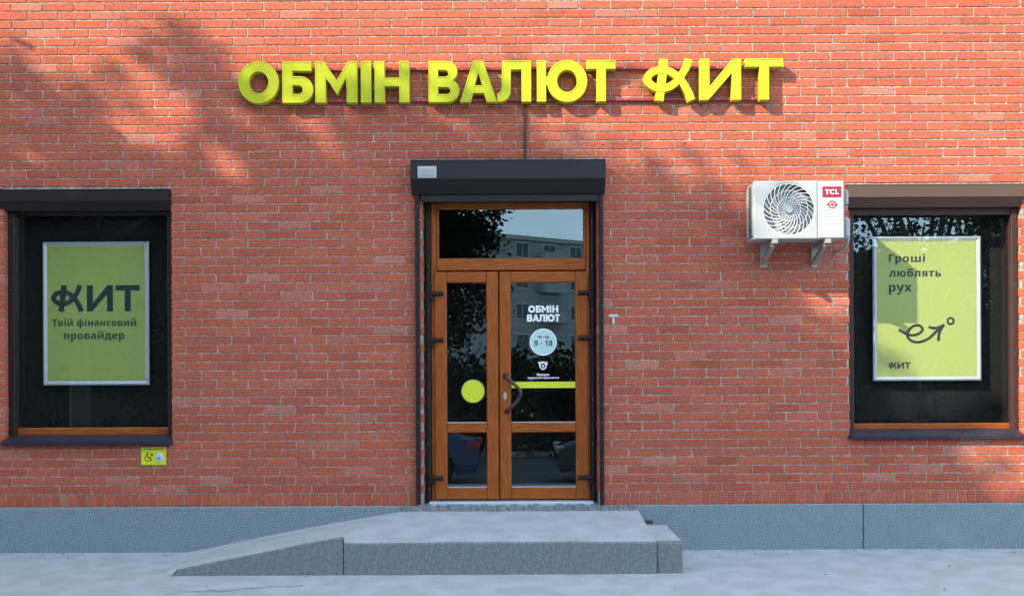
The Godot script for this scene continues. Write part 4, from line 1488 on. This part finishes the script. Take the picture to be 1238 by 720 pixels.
func build_trees() -> void:
	var g1 := Color(0.085, 0.145, 0.030)
	var g2 := Color(0.10, 0.17, 0.032)
	# trees on the pavement edge that shade the facade
	var b1 := [[cast(1.45, 0.7, 10.0), 1.65], [cast(0.3, 2.2, 9.8), 1.9], [cast(0.0, 0.2, 10.3), 1.9], [cast(1.6, 2.6, 9.7), 1.4]]
	tree("tall leafy tree whose shade falls over the door", Vector3(-11.6, ground_height(0, 10.0), 10.0), b1, 17000, 0.2, 101, g1, 0.24)
	var b2 := [[cast(0.95, 5.2, 9.8), 1.9], [cast(-1.0, 4.4, 9.9), 1.9], [cast(1.1, 7.4, 9.6), 1.7], [cast(-0.6, 7.0, 9.9), 1.8]]
	tree("lower bushy tree shading the pavement under the air conditioner", Vector3(-7.6, ground_height(0, 9.8), 9.8), b2, 19000, 0.2, 202, g2, 0.17)
	var b3 := [[cast(-0.2, -2.2, 10.3), 1.75], [cast(-2.2, -2.6, 10.5), 2.0], [cast(-1.9, 1.6, 10.4), 2.1], [cast(0.9, -1.5, 10.2), 1.35], [cast(-1.4, -4.4, 10.5), 1.6], [cast(-3.4, -0.4, 10.6), 2.0]]
	tree("broad spreading tree shading the window with the logo poster", Vector3(-15.0, ground_height(0, 10.4), 10.4), b3, 24000, 0.2, 303, g1, 0.3)
	var b4 := [[Vector3(-7.0, 4.3, 3.6), 2.2], [Vector3(-8.2, 4.2, 4.6), 1.9], [Vector3(-6.6, 2.6, 3.2), 1.5], [Vector3(-6.8, 3.7, 5.6), 1.6], [Vector3(-8.4, 2.2, 5.6), 1.6], [Vector3(-9.2, 5.4, 5.4), 1.8], [Vector3(-7.6, 1.3, 3.6), 1.2]]  # unseen tree added to block skylight from this end of the wall
	tree("added low hanging tree that darkens the wall round the logo poster window", Vector3(-7.8, ground_height(0, 4.6), 4.6), b4, 27000, 0.16, 1303, g1, 0.2)
	# across the road, mirrored in the door and windows
	tree("dense tree mirrored in the narrow half of the door transom", Vector3(-3.6, -0.8, 20.5), [[Vector3(-3.4, 5.3, 20.5), 2.7], [Vector3(-2.2, 3.6, 20.2), 1.8], [Vector3(-4.6, 7.3, 20.8), 2.2], [Vector3(-1.7, 5.6, 20.4), 1.5]], 40000, 0.15, 404, g2, 0.2)
	tree("tall dark tree across the road behind the parked cars", Vector3(-10.5, -0.8, 21.5), [[Vector3(-10.3, 6.0, 21.5), 3.3], [Vector3(-8.2, 3.8, 21.2), 2.3], [Vector3(-12.4, 4.0, 21.8), 2.5], [Vector3(-10.0, 8.6, 21.5), 2.4]], 40000, 0.15, 505, g1, 0.25)
	tree("green tree with sunlight put into its leaf colour, mirrored at the top of the window beside the air conditioner", Vector3(11.2, -0.8, 20.5), [[Vector3(11.4, 6.0, 20.4), 2.4], [Vector3(13.8, 5.6, 20.8), 2.3], [Vector3(12.6, 4.9, 20.2), 1.5], [Vector3(12.6, 8.4, 20.6), 2.2], [Vector3(9.6, 7.4, 20.5), 1.6]], 8000, 0.16, 606, Color(0.17, 0.28, 0.05), 0.2)  # leaf tint lightened so the shaded side reads as sunlit
	tree("added thick dark tree behind the hedge, hiding sky from the logo poster window", Vector3(-14.5, -0.8, 25.5), [[Vector3(-14.5, 5.5, 25.5), 3.4], [Vector3(-17.5, 5.0, 25.8), 3.0], [Vector3(-11.6, 6.2, 25.4), 2.8], [Vector3(-15.0, 8.6, 25.6), 2.8]], 40000, 0.15, 515, g1, 0.25)  # added to close sky gaps in the mirrored view
	tree("added dense dark tree behind the hedge, hiding sky beside the arrow poster", Vector3(13.5, -0.8, 25.8), [[Vector3(12.0, 3.0, 25.6), 2.8], [Vector3(15.6, 3.0, 25.8), 2.8], [Vector3(13.6, 4.0, 25.9), 2.2], [Vector3(18.2, 3.6, 26.0), 2.6], [Vector3(9.8, 3.6, 25.6), 2.2]], 46000, 0.17, 616, g1, 0.25)  # put in to block sky that showed in the panes
	var hedges := [[Vector3(0, 0, 20.2), 10.0, 1.3, "added clipped hedge row behind the parked cars"], [Vector3(13, 0, 24), 9.0, 3.2, "added tall clipped hedge behind the light green tree across the road"], [Vector3(-20, 0, 24), 11.0, 3.6, "added overgrown hedge behind the tall dark trees across the road"]]  # hedges added to keep bright lawn and horizon out of the reflections
	var i := 0
	for h in hedges:
		var c: Vector3 = h[0]
		var bl := []
		var x := -float(h[1])
		while x <= float(h[1]):
			bl.append([Vector3(c.x + x, -0.8 + 1.2, c.z), 1.7])
			bl.append([Vector3(c.x + x + 0.6, -0.8 + h[2], c.z + 0.4), 1.7])
			x += 1.5
		var t := thing("hedge", h[3], "hedge", Vector3(c.x, -0.8, c.z))
		var m := mesh("foliage", t, leaf_cloud(bl, 50000, 0.17, 700 + i, g1), M.leaf)
		m.position = -t.position
		i += 1

func build_block() -> void:
	var t := thing("apartment_block", "grey five storey apartment block mirrored in the door glass", "building", Vector3(3, -0.8, 99))
	t.rotation.y = deg_to_rad(-38)
	for g in [[-42.0, -8.5, "added low garage row behind the thick dark tree, hiding the sky"], [7.0, 40.0, "added low garage row behind the light green tree, hiding the sky"]]:  # unseen garages added only to block bright sky in the glass
		var row := thing("added_garage_row", g[2], "garage", Vector3(g[0], -0.8, 27.5))
		var len: float = g[1] - g[0]
		bx("wall", row, Vector3(0, 0, 0), Vector3(len, 3.3, 6), M.facade_grey, 0.0)
		bx("roof", row, Vector3(-0.2, 3.3, -0.3), Vector3(len + 0.2, 3.5, 6.2), M.asphalt, 0.0)
		var x := 0.6
		while x + 2.6 < len:
			bx("garage_door", row, Vector3(x, 0.0, -0.05), Vector3(x + 2.4, 2.4, -0.005), M.rail_brown, 0.0)
			x += 3.2
	# facade towards the street is its -z side
	bx("wall", t, Vector3(-22, 0, 0), Vector3(40, 14.9, 11), M.facade_grey, 0.0)
	bx("roof_edge", t, Vector3(-22.3, 14.9, -0.3), Vector3(40.3, 15.3, 11.3), M.facade_panel, 0.0)
	var wm := new_st()
	cbox(wm, Vector3(-0.85, -0.8, -0.06), Vector3(0.85, 0.8, -0.01), 0.0)
	var frame := wm.commit()
	var pm := new_st()
	cbox(pm, Vector3(-0.75, -0.7, -0.075), Vector3(-0.04, 0.7, -0.062), 0.0)
	cbox(pm, Vector3(0.04, -0.7, -0.075), Vector3(0.75, 0.7, -0.062), 0.0)
	var panes := pm.commit()
	for f in 5:
		for k in 17:
			var w := mesh("window", t, frame, M.window_frame_white)
			w.position = Vector3(-20.0 + k * 3.5, 1.9 + f * 3.0, 0)
			mesh("pane", w, panes, M.window_dark)
			if k % 4 == 2 and f > 0:
				var b := new_st()
				cbox(b, Vector3(-1.5, -1.1, -1.1), Vector3(1.5, -0.1, -0.08), 0.0)
				var bo := obj("balcony", t, b, M.facade_panel)
				bo.position = w.position
	for f in 5:
		bx("floor_band", t, Vector3(-22.02, 0.35 + f * 3.0, -0.04), Vector3(40.02, 0.6 + f * 3.0, 0.0), M.facade_panel, 0.0)

func car(label: String, at: Vector3, turn: float, paint: Material) -> void:
	var t := thing("parked_car", label, "car", at)
	t.rotation.y = turn
	# side profile, length along x
	var low := PackedVector2Array([Vector2(-2.1, 0.28), Vector2(-1.72, 0.24)])
	low.append_array(arc(Vector2(-1.32, 0.32), 0.36, 0.36, 180, 0, 12))
	low.append_array(arc(Vector2(1.28, 0.32), 0.36, 0.36, 180, 0, 12))
	low.append_array(PackedVector2Array([Vector2(2.05, 0.26), Vector2(2.14, 0.45), Vector2(2.08, 0.72), Vector2(1.85, 0.82), Vector2(0.95, 0.95), Vector2(-1.6, 0.99), Vector2(-2.05, 0.92), Vector2(-2.15, 0.6)]))
	var st := new_st()
	extrude(st, low, [], 0.0, 0.86, 0.03)
	var half := st.commit()
	var body := new_st()
	body.append_from(half, 0, Transform3D.IDENTITY)
	body.append_from(half, 0, Transform3D(Basis(Vector3.UP, PI) * Basis.from_scale(Vector3(-1, 1, 1)), Vector3.ZERO))
	obj("body", t, body, paint)
	var cab := PackedVector2Array([Vector2(-1.75, 0.97), Vector2(1.0, 0.94), Vector2(0.35, 1.36), Vector2(0.0, 1.43), Vector2(-0.9, 1.44), Vector2(-1.35, 1.34)])
	var cs := new_st()
	extrude(cs, cab, [], 0.0, 0.70, 0.05)
	var ch := cs.commit()
	var cb := new_st()
	cb.append_from(ch, 0, Transform3D.IDENTITY)
	cb.append_from(ch, 0, Transform3D(Basis(Vector3.UP, PI) * Basis.from_scale(Vector3(-1, 1, 1)), Vector3.ZERO))
	obj("cabin", t, cb, paint)
	for s in [-1.0, 1.0]:
		for q in [[Vector2(-1.45, 1.01), Vector2(-0.5, 1.0), Vector2(-0.5, 1.36), Vector2(-1.2, 1.33)], [Vector2(-0.42, 1.0), Vector2(0.75, 0.99), Vector2(0.25, 1.33), Vector2(-0.42, 1.36)]]:
			var ws := new_st()
			extrude(ws, PackedVector2Array(q), [], 0.0, 0.006)
			var w := obj("window", t, ws, M.car_glass)
			w.position = Vector3(0, 0, 0.70) if s > 0 else Vector3(0, 0, -0.706)
		for x in [-1.32, 1.28]:
			var wh := part("wheel", t, Vector3(x, 0.31, s * 0.74))
			var ts := new_st()
			tube(ts, [Vector3(0, 0, -0.1), Vector3(0, 0, -0.08), Vector3(0, 0, 0.08), Vector3(0, 0, 0.1)], [0.27, 0.31, 0.31, 0.27], 24)
			obj("tyre", wh, ts, M.tyre)
			var rs := new_st()
			tube(rs, [Vector3(0, 0, s * 0.09), Vector3(0, 0, s * 0.106)], [0.19, 0.17], 16)
			obj("rim", wh, rs, M.steel)
		bx("tail_light", t, Vector3(-2.17, 0.74, s * 0.70 - 0.2), Vector3(-1.92, 0.87, s * 0.70 + 0.18), M.tail_red, 0.02)
		bx("headlight", t, Vector3(1.98, 0.62, s * 0.6 - 0.18), Vector3(2.15, 0.76, s * 0.6 + 0.18), M.white_plastic, 0.02)
	for e in 2:
		var sc := new_st()
		if e == 0:
			quad(sc, Vector3(0.93, 1.0, -0.6), Vector3(0.93, 1.0, 0.6), Vector3(0.40, 1.345, 0.58), Vector3(0.40, 1.345, -0.58), Vector3(1, 1, 0))
		else:
			quad(sc, Vector3(-1.72, 1.03, -0.6), Vector3(-1.72, 1.03, 0.6), Vector3(-1.40, 1.325, 0.58), Vector3(-1.40, 1.325, -0.58), Vector3(-1, 1, 0))
		var so := obj("windscreen" if e == 0 else "rear_window", t, sc, M.car_glass)
		so.position = Vector3(0.012 if e == 0 else -0.012, 0.012, 0)

func build_awning() -> void:
	var t := thing("sheet_awning", "plain sheet metal awning on the facade beyond the logo poster window", "awning")
	var st := new_st()
	cbox(st, Vector3(-6.6, 4.26, 0.003), Vector3(-4.83, 4.275, 0.60), 0.002)
	obj("sheet", t, st, M.shutter_dark)
	for x in [-6.5, -4.93]:
		var s2 := new_st()
		tube(s2, [Vector3(x, 3.9, 0.012), Vector3(x, 4.255, 0.52)], [0.012, 0.012], 8)
		obj("strut", t, s2, M.shutter_dark)

func _ready() -> void:
	rng.seed = 1
	setup_camera()
	setup_light()
	make_materials()
	print("materials ok")
	build_ground()
	building = thing("brick_building", "red brick shopfront with two large windows and a central wooden door", "building")
	var lw := {"x0": P(4.5, 380).x, "x1": P(207, 380).x, "y0": P(106, 537).y, "y1": P(106, 229.5).y, "pxm": 106.0}
	var rw := {"x0": P(1027.5, 380).x, "x1": P(1236.3, 380).x, "y0": P(1132, 530.5).y, "y1": P(1132, 223.5).y, "pxm": 1132.0}
	var dr := {"x0": P(511.5, 420).x, "x1": P(722.6, 420).x, "y0": 0.36, "y1": P(617, 236).y, "pxm": 617.0}
	build_wall([lw, dr, rw])
	print("wall ok")
	build_window(lw, "dark brown", M.shutter_dark, M.shutter_dark, [516.8, 526.5], [533.5, 538.5], [228.5, 253], 258.0, [-0.03, -0.004])
	build_window(rw, "light brown", M.shutter_brown, M.shutter_brown, [511.5, 520.8], [526.5, 530.5], [222.3, 248.5], 259.5, [-0.035, 0.0])
	build_door(dr)
	build_sign()
	build_poster("green poster with a large black logo and slogan behind window glass", 51, 292, 179.5, 465.5, 0)
	build_poster("lime green poster with three short words and an arrow doodle", 1056, 285.5, 1187, 460, 1)
	build_ac()
	build_call_plate()
	build_wall_bits()
	build_ramp()
	build_awning()
	build_pavement_wear()
	build_trees()
	print("trees ok")
	build_block()
	car("blue hatchback parked by the kerb, mirrored low in the door", Vector3(-2.8, -0.79, 12.6), PI, M.car_blue)
	car("dark car parked by the kerb, nose towards the blue hatchback", Vector3(3.0, -0.79, 12.7), PI, M.car_dark)
